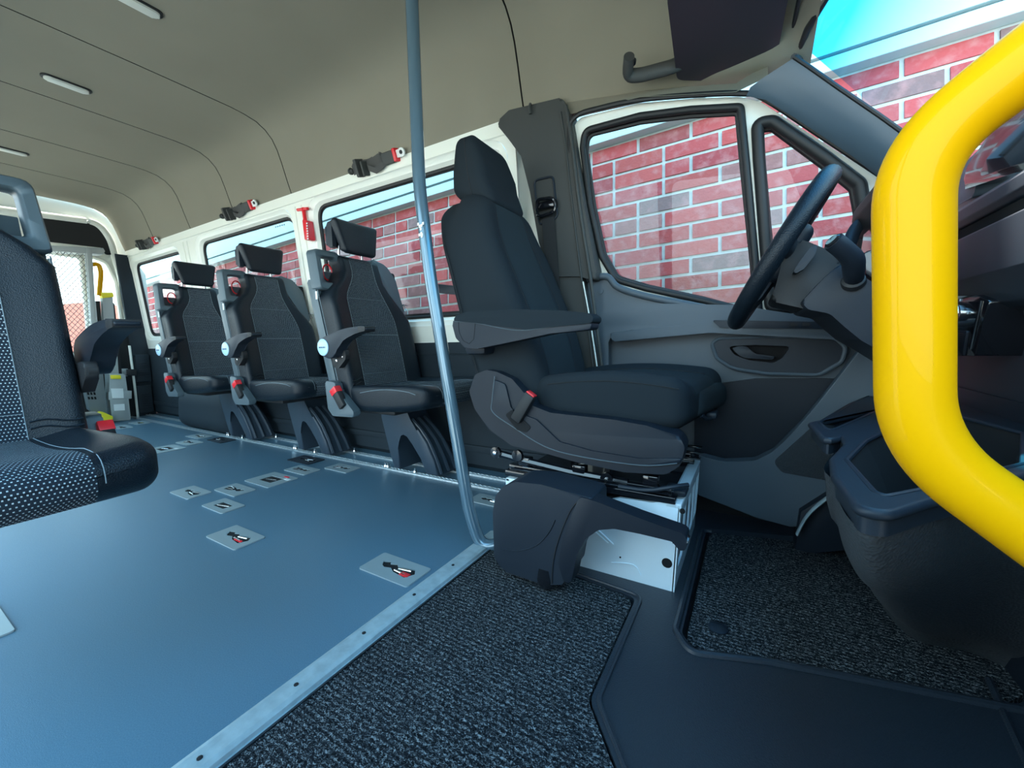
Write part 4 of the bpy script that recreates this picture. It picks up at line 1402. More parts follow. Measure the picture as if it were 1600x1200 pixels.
for i in range(3):
    tube(bm, [V((-.13, 1.38 + i * .03, .275 + .012 * i)), V((-.22, 1.38 + i * .03, .275 + .012 * i))], .004, 6)
obj('slide_rails', bm, M['gloss'], drv)
bm = nb()
for x, z in ((-.70, .305), (-.335, .275)):
    lathe(bm, [(.006, 0), (.006, .004), (.001, .005)], V((x, 1.062, z)), (0, -1, 0), 10)
tube(bm, [V((-.60, 1.063, .274)), V((-.16, 1.063, .272))], .0012, 5)
pieces('bolt', bm, M['chrome'], drv)
bm = nb()
tube(bm, roundpath([V((-.30, 1.06, .262)), V((-.22, 1.055, .265)), V((-.16, 1.06, .285)), V((-.13, 1.09, .285))], .03), .006, 8)
box(bm, (-.19, 1.10, .245), (-.135, 1.16, .262), .006)
obj('slide_lever', bm, M['plas2'], drv)
# side valance
YS = 1.045
val = pt2([(733, 612), (742, 585), (760, 578), (776, 581), (800, 592), (822, 618), (832, 634), (860, 645), (960, 656), (1010, 665), (1062, 682), (1070, 700), (1063, 728), (1040, 742), (975, 738), (900, 722), (850, 708), (800, 697), (765, 672), (742, 640)], YS)
bm = nb()
prism(bm, rp(val, [.02, .02, .02, .02, .02, .02, .01, .04, .1, .05, .02, .02, .03, .04, .05, .05, .05, .04, .04, .03]), 'y', YS, YS + .075, bev=.020, seg=4)
obj('side_valance', bm, M['plas'], drv, sharp=60)
# raised lower band of the valance
bm = nb()
band = pt2([(772, 592), (769, 640), (775, 652), (800, 668), (850, 698), (905, 714), (1000, 727), (1062, 724), (1066, 716), (1000, 716), (925, 704), (875, 690), (852, 668), (838, 655), (822, 649), (800, 640), (790, 600)], YS - .002)
prism(bm, rp(band, .012), 'y', YS - .006, YS + .02, bev=.004, seg=2)
obj('valance_recess', bm, M['plas'], drv, sharp=60)
bm = nb()
tube(bm, smoothpath([PY(p, YS - .006) for p in [(773, 588), (769, 625), (770, 644), (800, 666), (850, 697), (905, 713), (1000, 727), (1058, 724)]], 6), .0016, 6)
tube(bm, smoothpath([PY(p, YS + .004) for p in [(776, 584), (800, 596), (820, 616)]], 5), .0016, 6)
obj('valance_edge', bm, M['greyshell'], drv)
bm = nb()
A_ = PY((808, 656), YS - .006); B_ = PY((830, 616), YS - .012)
ang = math.atan2(B_.x - A_.x, B_.z - A_.z)
R_ = Matrix.Translation((A_ + B_) / 2) @ Matrix.Rotation(ang, 4, 'Y')
Ln = (B_ - A_).length / 2
box(bm, (-.017, -.016, -Ln), (.017, .012, Ln), .005, M=R_)
obj('buckle', bm, M['black'], drv)
bm = nb()
box(bm, (-.014, -.012, Ln - .002), (.014, .009, Ln + .004), .0015, M=R_)
obj('buckle_button', bm, M['red'], drv, label='red buckle release button')
bm = nb()
prism(bm, rp(pt2([(789, 648), (800, 640), (822, 660), (830, 668), (822, 676), (808, 672)], YS - .008), .008), 'y', YS - .008, YS + .01)
obj('buckle_slot', bm, M['void'], drv)
# cushion with side bolsters
def dsc(p):
    x = -.345 + p.x; y = 1.305 + p.y; z = .478 + p.z
    f = (p.x + .27) / .54
    b_ = abs(p.y) / .215
    if p.z > 0:
        z += .030 * math.sin(max(0, min(1, f)) * 2.9) + .020 * max(0, b_ - .62) / .38 - .004
        if b_ < .62: z -= .006
    else: z -= .035 * (.35 - abs(f - .65))
    x += .035 * (p.y / .215) * (1 if p.x > 0 else 0) * f
    return V((x, y, z))
bm = nb()
soft(bm, (.235, .215, .058), .045, (14, 16, 3), dsc, lambda p: 1 if abs(p.y) < .115 and p.z > .02 else 0)
obj('cushion', bm, [M['dfabric'], M['dfabric2']], drv, sharp=80)
bm = nb()
for y in (-.118, .118):
    tube(bm, [dsc(V((-.2 + .4 * i / 14, y, .058))) + V((0, 0, .0005)) for i in range(15)], .0018, 5)
tube(bm, [dsc(V((-.18 + .4 * i / 14, -.215, .022))) for i in range(15)], .0016, 5)
pieces('cushion_seam', bm, M['seamline'], drv)
# pull-out thigh support with its latch
bm = nb()
def dth(p): return V((-.135 + p.x + .03 * (p.y / .16), 1.355 + p.y, .478 + p.z - .15 * p.x))
soft(bm, (.045, .150, .045), .035, (2, 10, 2), dth)
obj('thigh_support', bm, M['dfabric2'], drv, sharp=80)
bm = nb()
box(bm, (-.115, 1.33, .415), (-.085, 1.40, .435), .006)
tube(bm, [V((-.12, 1.25, .44)), V((-.11, 1.28, .425)), V((-.10, 1.32, .42))], .006, 8)
obj('thigh_latch', bm, M['plas2'], drv)
# backrest
def dbk(p):
    z = .82 + p.z
    k = (z - .47) / .70
    xf = -.545 - .225 * max(0, k) ** 1.05
    xr = -.790 - .185 * k
    th = (xf - xr)
    x = (xf + xr) / 2 + p.x / .085 * th / 2 * (1.0)
    y = p.y
    b_ = abs(y) / .23
    if p.x > 0:
        x += .030 * max(0, b_ - .5) / .5 * (1 - max(0, k - .75) * 3) - .004
        x += .018 * math.sin(k * 6.0) * (1 - b_ * .4)
    top = max(0, min(1, (z - .93) / .24))
    y *= 1 - .30 * top * top
    low = max(0, min(1, (.62 - z) / .12))
    y *= 1 - .04 * low
    z += -.045 * (y / .2) ** 2 * top
    if p.x < 0: z -= .02 * top
    return V((x, 1.30 + y, z))
bm = nb()
soft(bm, (.085, .225, .36), .060, (4, 18, 20), dbk, lambda p: 1 if p.x > .05 and abs(p.y) < .11 else 0)
obj('backrest', bm, [M['dfabric'], M['dfabric2']], drv, sharp=80)
bm = nb()
for y in (-.112, .112):
    tube(bm, [dbk(V((.085, y * (1 + .15 * math.sin(i / 20 * 3.1)), -.31 + .60 * i / 20))) for i in range(21)], .0018, 5)
tube(bm, [dbk(V((.085, -.11 + .22 * i / 8, -.10))) for i in range(9)], .0018, 5)
tube(bm, [dbk(V((-.055, -.225, -.30 + .55 * i / 16))) for i in range(17)], .0016, 5)
pieces('backrest_seam', bm, M['seamline'], drv)
# headrest
def dhr(p):
    z = p.z
    t = (z + .13) / .26
    x = p.x * (1.25 - .72 * t)
    y = p.y * (1.0 + .10 * math.sin(t * 3.1) - .14 * t)
    x += -.02 + .005 * t - .09 * (t - .5) * .5
    z2 = z + (-.03 * (p.x / .08) if t < .5 else 0)
    return V((-.848 + x * .92, 1.300 + y * .9, 1.256 + z2 * .9))
bm = nb()
soft(bm, (.080, .140, .130), .042, (5, 10, 10), dhr)
obj('headrest', bm, M['dfabric'], drv, sharp=80)
bm = nb()
tube(bm, [dhr(V((.01, -.140, -.11 + .22 * i / 10))) for i in range(11)] + [dhr(V((.01, -.1 + .2 * i / 6, .130))) for i in range(7)], .0016, 5)
obj('headrest_seam', bm, M['seamline'], drv)
bm = nb()
for y in (1.245, 1.365): tube(bm, [V((-.87, y, 1.19)), V((-.86, y, 1.10))], .006, 10)
pieces('headrest_post', bm, M['black'], drv)
# armrest: plastic underside, padded top
YA = .985
bm = nb()
q = rp(pt2([(706, 505), (712, 497), (745, 502), (820, 512), (924, 503), (924, 515), (860, 521), (790, 536), (745, 545), (726, 543), (712, 528)], YA), [.01, .01, .03, .1, .005, .01, .05, .05, .02, .02, .02])
prism(bm, q, 'y', YA, YA + .058, bev=.012, seg=3)
obj('armrest_base', bm, M['plas'], drv, sharp=60)
bm = nb()
q = rp(pt2([(707, 500), (714, 492), (730, 487), (800, 483), (880, 485), (918, 489), (928, 495), (925, 505), (820, 515), (745, 505), (715, 502)], YA - .004), [.01, .01, .02, .1, .1, .02, .01, .01, .1, .03, .02])
prism(bm, q, 'y', YA - .004, YA + .062, bev=.014, seg=4)
obj('armrest_pad', bm, M['dfabric'], drv, sharp=60)
bm = nb()
tube(bm, smoothpath([PY(p, YA - .001) for p in [(708, 502), (745, 505), (790, 514), (820, 516), (860, 511), (922, 505)]], 5), .0011, 5)
obj('armrest_piping', bm, M['greyshell'], drv)
bm = nb()
tube(bm, [PY(p, YA - .0005) for p in [(716, 504), (717, 520), (724, 533), (733, 537), (740, 530), (742, 506)]], .0008, 5)
obj('armrest_cap_line', bm, M['black'], drv)
bm = nb()
box(bm, (-.78, 1.02, .62), (-.70, 1.10, .68), .015)
# second armrest far side
q = rp(pt2([(678, 443), (735, 449), (735, 462), (678, 457)], 1.50), .006)
prism(bm, q, 'y', 1.50, 1.56, bev=.006)
obj('armrest_joint', bm, M['plas'], drv)

# ------------------------------------------------------------------ parking brake with its cover
pb = thing('parking_brake', 'black parking brake lever and its big moulded cover beside the seat box', 'hand brake', (-.5, .96, -.005))
YH = .905
cov = pt2([(770, 800), (774, 775), (786, 760), (805, 753), (845, 757), (925, 779), (925, 810), (905, 836), (893, 870), (888, 900), (878, 914), (850, 914), (815, 902), (785, 892), (772, 870)], YH)
bm = nb()
prism(bm, rp(cov, [.02, .02, .02, .03, .04, .01, .03, .05, .05, .03, .012, .02, .03, .02, .02]), 'y', YH, YH + .115, bev=.034, seg=6)
obj('cover', bm, M['plas2'], pb, sharp=60)
bm = nb()
tube(bm, smoothpath([PY(p, YH + .0015) for p in [(786, 856), (810, 860), (838, 852), (858, 832), (868, 812)]], 5), 1, 8, flat=(.004, .0015), up=(0, -1, 0))
obj('cover_crease', bm, M['plas2'], pb)
bm = nb()
lev = rp(pt2([(905, 776), (930, 783), (1000, 810), (1062, 832), (1073, 838), (1072, 856), (1068, 862), (1060, 858), (1050, 846), (1000, 834), (960, 826), (935, 828), (915, 842), (902, 866), (893, 910), (882, 912), (872, 880), (880, 840)], YH - .003), [.01, .04, .08, .02, .008, .006, .005, .005, .01, .1, .05, .03, .03, .04, .01, .01, .03, .03])
prism(bm, lev, 'y', YH - .004, YH + .045, bev=.015, seg=4)
obj('lever', bm, M['plas'], pb, sharp=60)
bm = nb()
tube(bm, [PY((1055, 838), YH + .018), PY((1074, 848), YH + .018)], .0165, 16)
obj('grip_button', bm, M['gloss'], pb)
bm = nb()
tube(bm, smoothpath([PY(p, YH - .0025) for p in [(908, 778), (890, 800), (872, 845), (864, 880), (862, 912)]], 5), .0012, 6)
obj('joint_line', bm, M['black'], pb)
bm = nb()
c_ = PZ((853, 918), .004)
lathe(bm, [(.028, .05), (.032, .020), (.030, .006), (.022, -.006), (.001, -.010)], V((c_.x, c_.y + .012, .010)), (0, 0, 1), 24)
obj('foot', bm, M['gloss'], pb)

# ------------------------------------------------------------------ steering wheel and column
wc = V((.05, 1.245, .862))
wn = V((-.874, 0, .486)).normalized()
e1, e2 = V((.486, 0, .874)).normalized(), V((0, 1, 0))
stw = thing('steering_wheel', 'black leather-grained steering wheel seen almost edge-on', 'steering wheel', wc)
bm = nb()
tube(bm, [wc + (e1 * math.cos(a) + e2 * math.sin(a)) * .187 for a in [2 * math.pi * i / 64 for i in range(64)]], .0205, 16, closed=True)
obj('rim', bm, M['leather'], stw)
bm = nb()
def dhub(p): return wc - wn * (.012 - p.x) + e2 * p.y + e1 * p.z
soft(bm, (.028, .085, .070), .022, (3, 8, 8), dhub)
obj('hub', bm, M['plas'], stw, sharp=70)
for a in (0, math.pi, -math.pi / 2 - .25, -math.pi / 2 + .25):
    bm = nb()
    dv = e2 * math.cos(a) + e1 * math.sin(a)
    tube(bm, [wc - wn * .02 + dv * .05, wc - wn * .018 + dv * .12, wc + dv * .185], 1, 10, flat=(.008, .020), up=wn)
    obj('spoke', bm, M['plas2'], stw)
bm = nb()
sp_ = pt2([(1238, 428), (1243, 418), (1262, 392), (1268, 386), (1276, 386), (1272, 400), (1255, 422), (1244, 428)], 1.12)
prism(bm, rp(sp_, .004), 'y', 1.10, 1.135, bev=.003)
obj('shift_paddle', bm, M['plas2'], stw)

dash = thing('dashboard', 'dark blue-grey dashboard with open storage trays, right of the steering wheel', 'dashboard', (.45, .8, -.05))
# steering column shroud
bm = nb()
sh_ = pt2([(1212, 448), (1224, 400), (1246, 374), (1262, 378), (1300, 394), (1318, 412), (1306, 440), (1282, 478), (1272, 486), (1200, 470)], 1.15)
prism(bm, rp(sh_, .02), 'y', 1.145, 1.345, bev=.03, seg=4)
obj('column_cowl', bm, M['black'], dash, sharp=60)
bm = nb()
sh_ = pt2([(1316, 408), (1342, 428), (1372, 448), (1400, 440), (1460, 440), (1460, 600), (1388, 556), (1345, 532), (1318, 510), (1296, 490), (1262, 484), (1252, 472), (1282, 440)], 1.10)
prism(bm, rp(sh_, [.02, .03, .02, .01, .01, .01, .02, .04, .05, .03, .02, .01, .03]), 'y', 1.095, 1.40, bev=.03, seg=4)
obj('column_shroud', bm, M['plas'], dash, sharp=60)
bm = nb()
tube(bm, [PY(p, 1.10) for p in [(1316, 412), (1300, 442), (1278, 480)]], .0022, 6)
obj('shroud_joint', bm, M['void'], dash)
# stalks
bm = nb()
pth = smoothpath([PY((1334, 440), 1.10), PY((1334, 425), 1.07), PY((1332, 405), 1.045), PY((1318, 390), 1.03), PY((1302, 377), 1.02)], 6)
n_ = len(pth)
tube(bm, pth, [.015 + .004 * math.sin(min(1, i / n_ * 1.6) * 2.2) for i in range(n_)], 14)
obj('gear_stalk', bm, M['plas'], dash, sharp=60)
bm = nb()
lathe(bm, [(.022, -.004), (.020, .006), (.014, .010), (.001, .010)], PY((1333, 439), 1.095), PY((1334, 425), 1.07) - PY((1334, 440), 1.10), 18)
obj('stalk_boot', bm, M['black'], dash)
bm = nb()
d_ = (PY((1302, 377), 1.02) - PY((1318, 390), 1.03)).normalized()
lathe(bm, [(.0145, 0), (.0145, .003), (.011, .0055), (.001, .005)], PY((1302, 377), 1.02), d_, 20)
obj('stalk_button', bm, M['gloss'], dash)
bm = nb()
tube(bm, smoothpath([PY((1326, 385), 1.40), PY((1333, 365), 1.42), PY((1342, 352), 1.43), PY((1352, 348), 1.44)], 5), 1, 10, flat=(.010, .016), up=(0, 1, 0))
obj('wiper_stalk', bm, M['plas2'], dash)
# instrument hood and binnacle
bm = nb()
hood = pt2([(1372, 300), (1376, 280), (1392, 258), (1420, 245), (1455, 250), (1455, 330), (1400, 335), (1384, 330)], 1.22)
prism(bm, rp(hood, .02), 'y', 1.20, 1.50, bev=.02, seg=3)
obj('instrument_hood', bm, M['black'], dash, sharp=60)
bm = nb()
prism(bm, rp(pt2([(1384, 332), (1390, 322), (1425, 318), (1470, 330), (1470, 440), (1385, 440), (1362, 428), (1358, 410), (1372, 398), (1378, 370)], 1.24), .01), 'y', 1.16, 1.45, bev=.012)
obj('binnacle', bm, M['gloss'], dash, sharp=50)
bm = nb()
prism(bm, rp(pt2([(1342, 400), (1362, 394), (1388, 420), (1388, 448), (1366, 446), (1345, 432)], 1.18), .005), 'y', 1.13, 1.20, bev=.006)
obj('light_switch_panel', bm, M['gloss'], dash)
# the dash body: one section running across the cab
prof = [(.40, .74), (.392, .775), (.405, .875), (.43, .885), (.455, .888), (.455, .905), (.425, .912), (.418, .925), (.425, .955), (.46, .985), (.56, 1.0), (.72, .96), (.72, .45), (.46, .45), (.455, .66), (.44, .70), (.42, .705), (.405, .715)]
bm = nb()
prism(bm, rp(prof, .008, 3), 'y', -.18, 1.56)
obj('dash_body', bm, M['plas2'], dash, sharp=45)
bm = nb()
prism(bm, rp([(.455, .885), (.455, .91), (.43, .91), (.43, .885)], .002), 'y', -.16, 1.54)
obj('shelf_gap_shade', bm, M['void'], dash)  # black strip filling the slot, its shade put into the colour
bm = nb()
sc = [(PX(p, .47).y, PX(p, .47).z) for p in [(1470, 338), (1482, 300), (1505, 262), (1548, 222), (1560, 240), (1535, 275), (1528, 306)]]
prism(bm, rp(sc, .01), 'x', .462, .54, bev=.008, seg=3)
obj('screen_surround', bm, M['door'], dash, sharp=50)
bm = nb()
sc = [(PX(p, .47).y, PX(p, .47).z) for p in [(1514, 296), (1524, 258), (1560, 207), (1604, 174), (1700, 110), (1760, 130), (1760, 240), (1600, 268)]]
prism(bm, rp(sc, .02), 'x', .455, .52, bev=.012, seg=3)
obj('centre_screen_housing', bm, M['gloss'], dash, sharp=50)
bm = nb()
sc = [(PX(p, .452).y, PX(p, .452).z) for p in [(1532, 276), (1545, 246), (1575, 205), (1640, 165), (1700, 140), (1740, 200), (1600, 254)]]
prism(bm, rp(sc, .015), 'x', .449, .456)
obj('screen', bm, M['gloss'], dash)
# control block
bm = nb()
q = [(PX(p, .395).y, PX(p, .395).z) for p in [(1440, 464), (1530, 461), (1549, 470), (1540, 500), (1527, 556), (1440, 552)]]
prism(bm, rp(q, .006), 'x', .392, .46, bev=.004)
obj('control_block', bm, M['gloss'], dash)
bm = nb()
q = [(PX(p, .39).y, PX(p, .39).z) for p in [(1472, 516), (1512, 517), (1506, 556), (1472, 556)]]
prism(bm, rp(q, .004), 'x', .388, .40, bev=.003)
obj('rubber_key_pad', bm, M['plas'], dash)
bm = nb()
c_ = PX((1492, 489), .391)
lathe(bm, [(.020, 0), (.019, .012), (.0135, .014), (.0135, .030), (.001, .031)], c_, (-1, 0, 0), 24)
box(bm, c_ + V((-.038, -.016, -.004)), c_ + V((-.012, .016, .004)), .002)
obj('light_knob', bm, M['chrome'], dash, label='chromed rotary knob')
bm = nb()
tube(bm, [PX(p, .390) for p in [(1533, 470), (1524, 510), (1516, 546)]], .0022, 6)
obj('trim_edge', bm, M['chrome'], dash)
bm = nb()
for p in [(1500, 469), (1491, 508), (1512, 489)]:
    c_ = PX(p, .3905); box(bm, c_ + V((-.001, -.002, -.0025)), c_ + V((.001, .002, .0025)))
pieces('marking', bm, M['label'], dash)
# footwell wall under the dash
bm = nb()
prism(bm, [(.46, -.045), (.455, .52), (.60, .52), (.60, -.045)], 'y', .30, 1.62)
obj('footwell_panel', bm, M['plas'], dash)
# centre console: bins with rounded lips
ZL = .48
def Z2(pts, z=ZL): return [((q := PZ(p, z)).x, q.y) for p in pts]
co = Z2([(1272, 655), (1318, 622), (1378, 590), (1500, 590)], ZL)
lipo = rp(Z2([(1268, 660), (1292, 686), (1318, 678), (1326, 692), (1304, 716), (1308, 742), (1345, 790), (1385, 797), (1440, 780), (1600, 738)], ZL) + [(.52, .86), (.52, 1.50), (.40, 1.50)], [.02, .02, .03, .02, .03, .02, .03, .02, .05, .05, .01, .01, .05], 5)
big = rp(Z2([(1322, 718), (1352, 688), (1400, 665), (1478, 645), (1600, 676), (1600, 724), (1440, 764), (1384, 775), (1366, 768)], ZL), [.015, .05, .1, .01, .005, .005, .03, .015, .015], 5)
sml = rp(Z2([(1280, 660), (1330, 630), (1374, 612), (1374, 640), (1322, 663), (1296, 674)], ZL), [.01, .03, .01, .01, .03, .01], 4)
bm = nb()
sheet(bm, lipo, [big, sml], lambda a, b: V((a, b, ZL)), (0, 0, -.03))
obj('console_top', bm, M['plas2'], dash, sharp=50)
bm = nb()
tube(bm, [V((a, b, ZL - .006)) for a, b in lipo], .0065, 10, closed=True)
tube(bm, [V((a, b, ZL - .002)) for a, b in big], .004, 8, closed=True)
tube(bm, [V((a, b, ZL - .002)) for a, b in sml], .004, 8, closed=True)
pieces('rolled_lip', bm, M['plas2'], dash)
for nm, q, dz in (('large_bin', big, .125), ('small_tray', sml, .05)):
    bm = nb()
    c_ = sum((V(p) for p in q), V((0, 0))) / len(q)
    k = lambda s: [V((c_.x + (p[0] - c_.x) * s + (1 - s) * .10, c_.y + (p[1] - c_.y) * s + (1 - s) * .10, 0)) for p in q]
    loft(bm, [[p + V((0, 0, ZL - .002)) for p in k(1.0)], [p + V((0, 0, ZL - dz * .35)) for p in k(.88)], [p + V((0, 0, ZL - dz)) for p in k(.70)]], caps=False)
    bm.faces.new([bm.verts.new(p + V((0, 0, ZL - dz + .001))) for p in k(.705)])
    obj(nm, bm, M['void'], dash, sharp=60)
# side wall of the console down to the floor
bm = nb()
upx = [(1298, 690), (1304, 722), (1316, 755), (1342, 783), (1384, 790), (1450, 774), (1600, 735)]
lpx = [(1335, 848), (1341, 862), (1353, 882), (1388, 942), (1436, 984), (1520, 1003), (1630, 1048)]
up_ = [V((PZ(p, ZL).x, PZ(p, ZL).y, 0)) for p in upx] + [V((.55, .82, 0)), V((.60, 1.5, 0)), V((.42, 1.52, 0)), V((.30, 1.40, 0))]
lw_ = [V((PZ(p, 0).x, PZ(p, 0).y, 0)) for p in lpx] + [V((.72, 1.15, 0)), V((.72, 1.6, 0)), V((.50, 1.62, 0)), V((.35, 1.60, 0))]
up_, lw_ = smoothpath(up_, 6, True), smoothpath(lw_, 6, True)
cu = sum(up_, V((0, 0, 0))) / len(up_)
rings = []
for t_, z_, s_ in [(0, .452, 1.0), (0, .440, .99), (.015, .425, .985), (.05, .39, .99), (.14, .34, .995), (.32, .27, 1), (.52, .18, 1), (.74, .09, 1), (.93, .02, 1), (1, -.045, 1)]:
    rings.append([(q := (cu + (a - cu) * s_).lerp(b, t_)) and V((q.x, q.y, z_)) for a, b in zip(up_, lw_)])
loft(bm, rings, caps=False)
obj('console_side', bm, M['seatleather'], dash, sharp=60)

# ------------------------------------------------------------------ poles and bars
gp = thing('stanchion_pole', 'slate blue full-height grab pole behind the driver seat', 'pole', PY((768, 848), 1.05))
YG = 1.03
bm = nb()
top = PY((643, -20), YG); 
d_ = (PY((655, 290), YG) - PY((643, 0), YG)).normalized()
tp = top - d_ * ((1.955 - top.z) / -d_.z) if False else top + (-d_) * ((1.96 - top.z) / (-d_.z))
pth = roundpath([tp, PY((655, 290), YG), PY((672, 430), YG), PY((733, 800), YG), PY((752, 858), YG), V((-.64, 1.055, .03))], .07, 8)
tube(bm, pth, .0205, 20)
obj('tube', bm, M['pole'], gp)
bm = nb()
lathe(bm, [(.045, 0), (.045, .006), (.026, .010), (.001, .011)], tp + V((0, 0, .006)), (0, 0, -1), 24)
obj('ceiling_flange', bm, M['pole'], gp)
bm = nb()
random.seed(5)
c_ = PY((657, 356), YG - .0215)
for i in range(9):
    q = c_ + V((random.uniform(-.010, .012), random.uniform(-.000, .001), random.uniform(-.026, .016)))
    box(bm, q - V((.004, .001, .005)), q + V((.004, .001, .004)), .001)
obj('scuffed_paint', bm, M['label'], gp)

yb = thing('grab_bar', 'thick bright yellow entry grab bar close to the camera', 'grab bar', (.07, .29, .55))
bm = nb()
YY = .275
pth = roundpath([PY((1840, -70), YY + .0), PY((1640, 70), YY), PY((1425, 238), YY), PY((1427, 698), YY), PY((1640, 848), YY), PY((1840, 990), YY)], .055, 12)
pth = [V((.415, .26, pth[0].z + .04))] + pth + [V((.455, .25, pth[-1].z - .06))]
tube(bm, pth, .0150, 28)
obj('tube', bm, M['yellow'], yb)
for q in (pth[0] - V((.020, 0, 0)), pth[-1] - V((.014, 0, 0))):
    bm = nb()
    lathe(bm, [(.032, .012), (.032, .006), (.018, 0), (.001, 0)], q, (1, 0, 0), 20)
    obj('mounting_flange', bm, M['yellow'], yb)

# ------------------------------------------------------------------ floor anchor plates
def plate(pc, lab, kind='slot', w=.098, h=.050, flip=1, dark=False, gr='floor anchor plates'):
    c = PZ(pc, .0)
    t_ = thing('anchor_plate', lab, 'floor anchor', (c.x, c.y, 0.0), gr)
    out_ = rp([(-w, -h), (w, -h), (w, h), (-w, h)], .008, 3)
    P = lambda a, b, z: V((a * flip, b, z))
    if kind == 'slot':
        hole = [(-.060, .012), (-.038, .022), (-.030, .012), (-.010, .020), (.004, .010), (.020, .016), (.060, .022), (.075, .004), (.060, -.022), (.010, -.016), (-.012, -.004), (-.034, -.010), (-.048, -.004)]
    else:
        hole = rp([(-.048, -.022), (.048, -.022), (.048, .022), (-.048, .022)], .005, 3)
    sc_ = w / .098
    hole = [(a * sc_, b * h / .05) for a, b in hole]
    bm = nb()
    sheet(bm, out_, [hole], lambda a, b: P(a, b, .0045), (0, 0, -.004))
    obj('frame', bm, M['plas2'] if dark else M['zinc'], t_, local=True, smooth=False)
    bm = nb()
    sheet(bm, rp([(-w * .8, -h * .7), (w * .8, -h * .7), (w * .8, h * .7), (-w * .8, h * .7)], .004, 2), [], lambda a, b: P(a, b, .0012), (0, 0, -.0008))
    obj('recess_shade', bm, M['void'], t_, local=True, smooth=False)  # flat black slab on the uncut floor, the hole's shade as colour
    bm = nb()
    if kind == 'slot':
        tube(bm, [P(.012, .004, .004), P(.055, .012, .004)], .0035, 8)
        tube(bm, [P(.005, -.006, .004), P(.05, -.010, .004)], .003, 8)
    else:
        tube(bm, [P(-.03, -.008, .003), P(.035, .006, .003)], .003, 8)
    pieces('lever', bm, M['chrome'], t_, local=True)
    return t_
def red(t_, a, b, ln=.02, wd=.006):
    bm = nb(); box(bm, (a - ln, b - wd, .0015), (a + ln, b + wd, .0062), .001)
    obj('red_tab', bm, M['red'], t_, local=True)
def sticker(t_, a, b):
    bm = nb(); box(bm, (a - .02, b - .008, .0045), (a + .02, b + .008, .0055))
    obj('sticker', bm, M['label'], t_, local=True)
p_ = plate((617, 890), 'large zinc floor anchor plate nearest the edge strip, with a red lever'); red(p_, .05, -.010, .016, .008)
p_ = plate((368, 840), 'zinc floor anchor plate alone in the middle of the floor, red lever showing'); red(p_, .04, -.010, .022, .004)
plate((298, 770), 'zinc anchor plate by the front edge of the cut-off left seat', w=.09, h=.048)
plate((367, 766), 'zinc anchor plate with mirrored slot left of the long plate', w=.09, h=.048, flip=-1)
plate((349, 791), 'small zinc floor plate with a plain rectangular opening', kind='rect', w=.085, h=.045)
p_ = plate((424, 750), 'longest zinc floor plate with red tab and white sticker', kind='rect', w=.105, h=.075); red(p_, .04, .055, .018, .006); sticker(p_, .078, .035)
plate((472, 735), 'zinc anchor plate right of the long plate with the sticker', w=.09, h=.048, flip=-1)
plate((478, 719), 'dark anchor plate closest to the legs of the middle window seat', dark=True, w=.10, h=.055)
plate((535, 732), 'zinc anchor plate nearest the front window seat legs', w=.09, h=.048, flip=-1)
plate((766, 783), 'zinc anchor plate between the grab pole and the brake cover', w=.085, h=.045)
p_ = plate((-42, 985), 'zinc anchor plate cut off at the left edge of the picture')
plate((311, 682), 'pale anchor plate in front of the wheel arch', w=.10, h=.05)
plate((296, 692), 'dark anchor plate in the rear cross row, near its middle', w=.09, h=.05, flip=-1)
plate((346, 688), 'dark anchor plate at the foot of the rearmost window seat', dark=True, w=.10, h=.05, flip=-1)
p_ = plate((258, 702), 'long rear floor plate with white sticker', kind='rect', w=.10, h=.08); sticker(p_, .07, .035)
plate((202, 709), 'rear anchor plate partly hidden behind the red belt buckle', dark=True, w=.09, h=.05)
plate((190, 668), 'pale anchor plate at the very back by the lift column', w=.10, h=.05)
plate((218, 661), 'pale anchor plate at the very back, right of the lift column', w=.10, h=.05)
plate((160, 671), 'pale anchor plate farthest back, partly behind the left seat', w=.10, h=.05)

# ------------------------------------------------------------------ wheelchair lift and rear barrier
XL = -5.08
def R2(pts, x=XL): return [((q := PX(p, x)).y, q.z) for p in pts]
lift = thing('wheelchair_lift', 'grey folded wheelchair lift column with yellow caps at the rear door', 'wheelchair lift', (XL, 1.36, .0))
bm = nb()
prism(bm, rp(R2([(160, 463), (176, 463), (190, 640), (170, 640)]), .006), 'x', XL - .06, XL, bev=.008)
obj('column', bm, M['grey'], lift)
bm = nb()
prism(bm, R2([(150, 470), (157, 470), (166, 578), (160, 578)]), 'x', XL - .07, XL - .01, bev=.004)
prism(bm, R2([(175, 470), (180, 475), (193, 600), (187, 600)]), 'x', XL - .07, XL - .01, bev=.004)
pieces('side_channel', bm, M['black'], lift)
bm = nb()
prism(bm, rp(R2([(158, 457), (176, 457), (178, 464), (160, 466)]), .004), 'x', XL - .065, XL + .005, bev=.004)
obj('yellow_cap', bm, M['yellowp'], lift)
bm = nb()
prism(bm, rp(R2([(166, 584), (190, 584), (195, 620), (199, 655), (170, 657), (165, 615)]), .01), 'x', XL - .02, XL + .09, bev=.010)
prism(bm, R2([(164, 612), (200, 610), (200, 622), (164, 624)]), 'x', XL - .0, XL + .095, bev=.004)
obj('foot_housing', bm, M['grey'], lift)
bm = nb()
prism(bm, rp(R2([(172, 586), (188, 586), (189, 592), (173, 592)], XL + .09), .003), 'x', XL + .085, XL + .097, bev=.003)
obj('yellow_label', bm, M['yellowp'], lift)
bm = nb()
prism(bm, R2([(173, 607), (192, 607), (193, 622), (175, 622)], XL + .09), 'x', XL + .09, XL + .098)
prism(bm, R2([(177, 632), (194, 631), (195, 641), (178, 642)], XL + .09), 'x', XL + .09, XL + .098)
pieces('sticker', bm, M['label'], lift)
yh = thing('handrail', 'yellow curved handrail above the lift column', 'handrail', PX((156, 458), XL))
bm = nb()
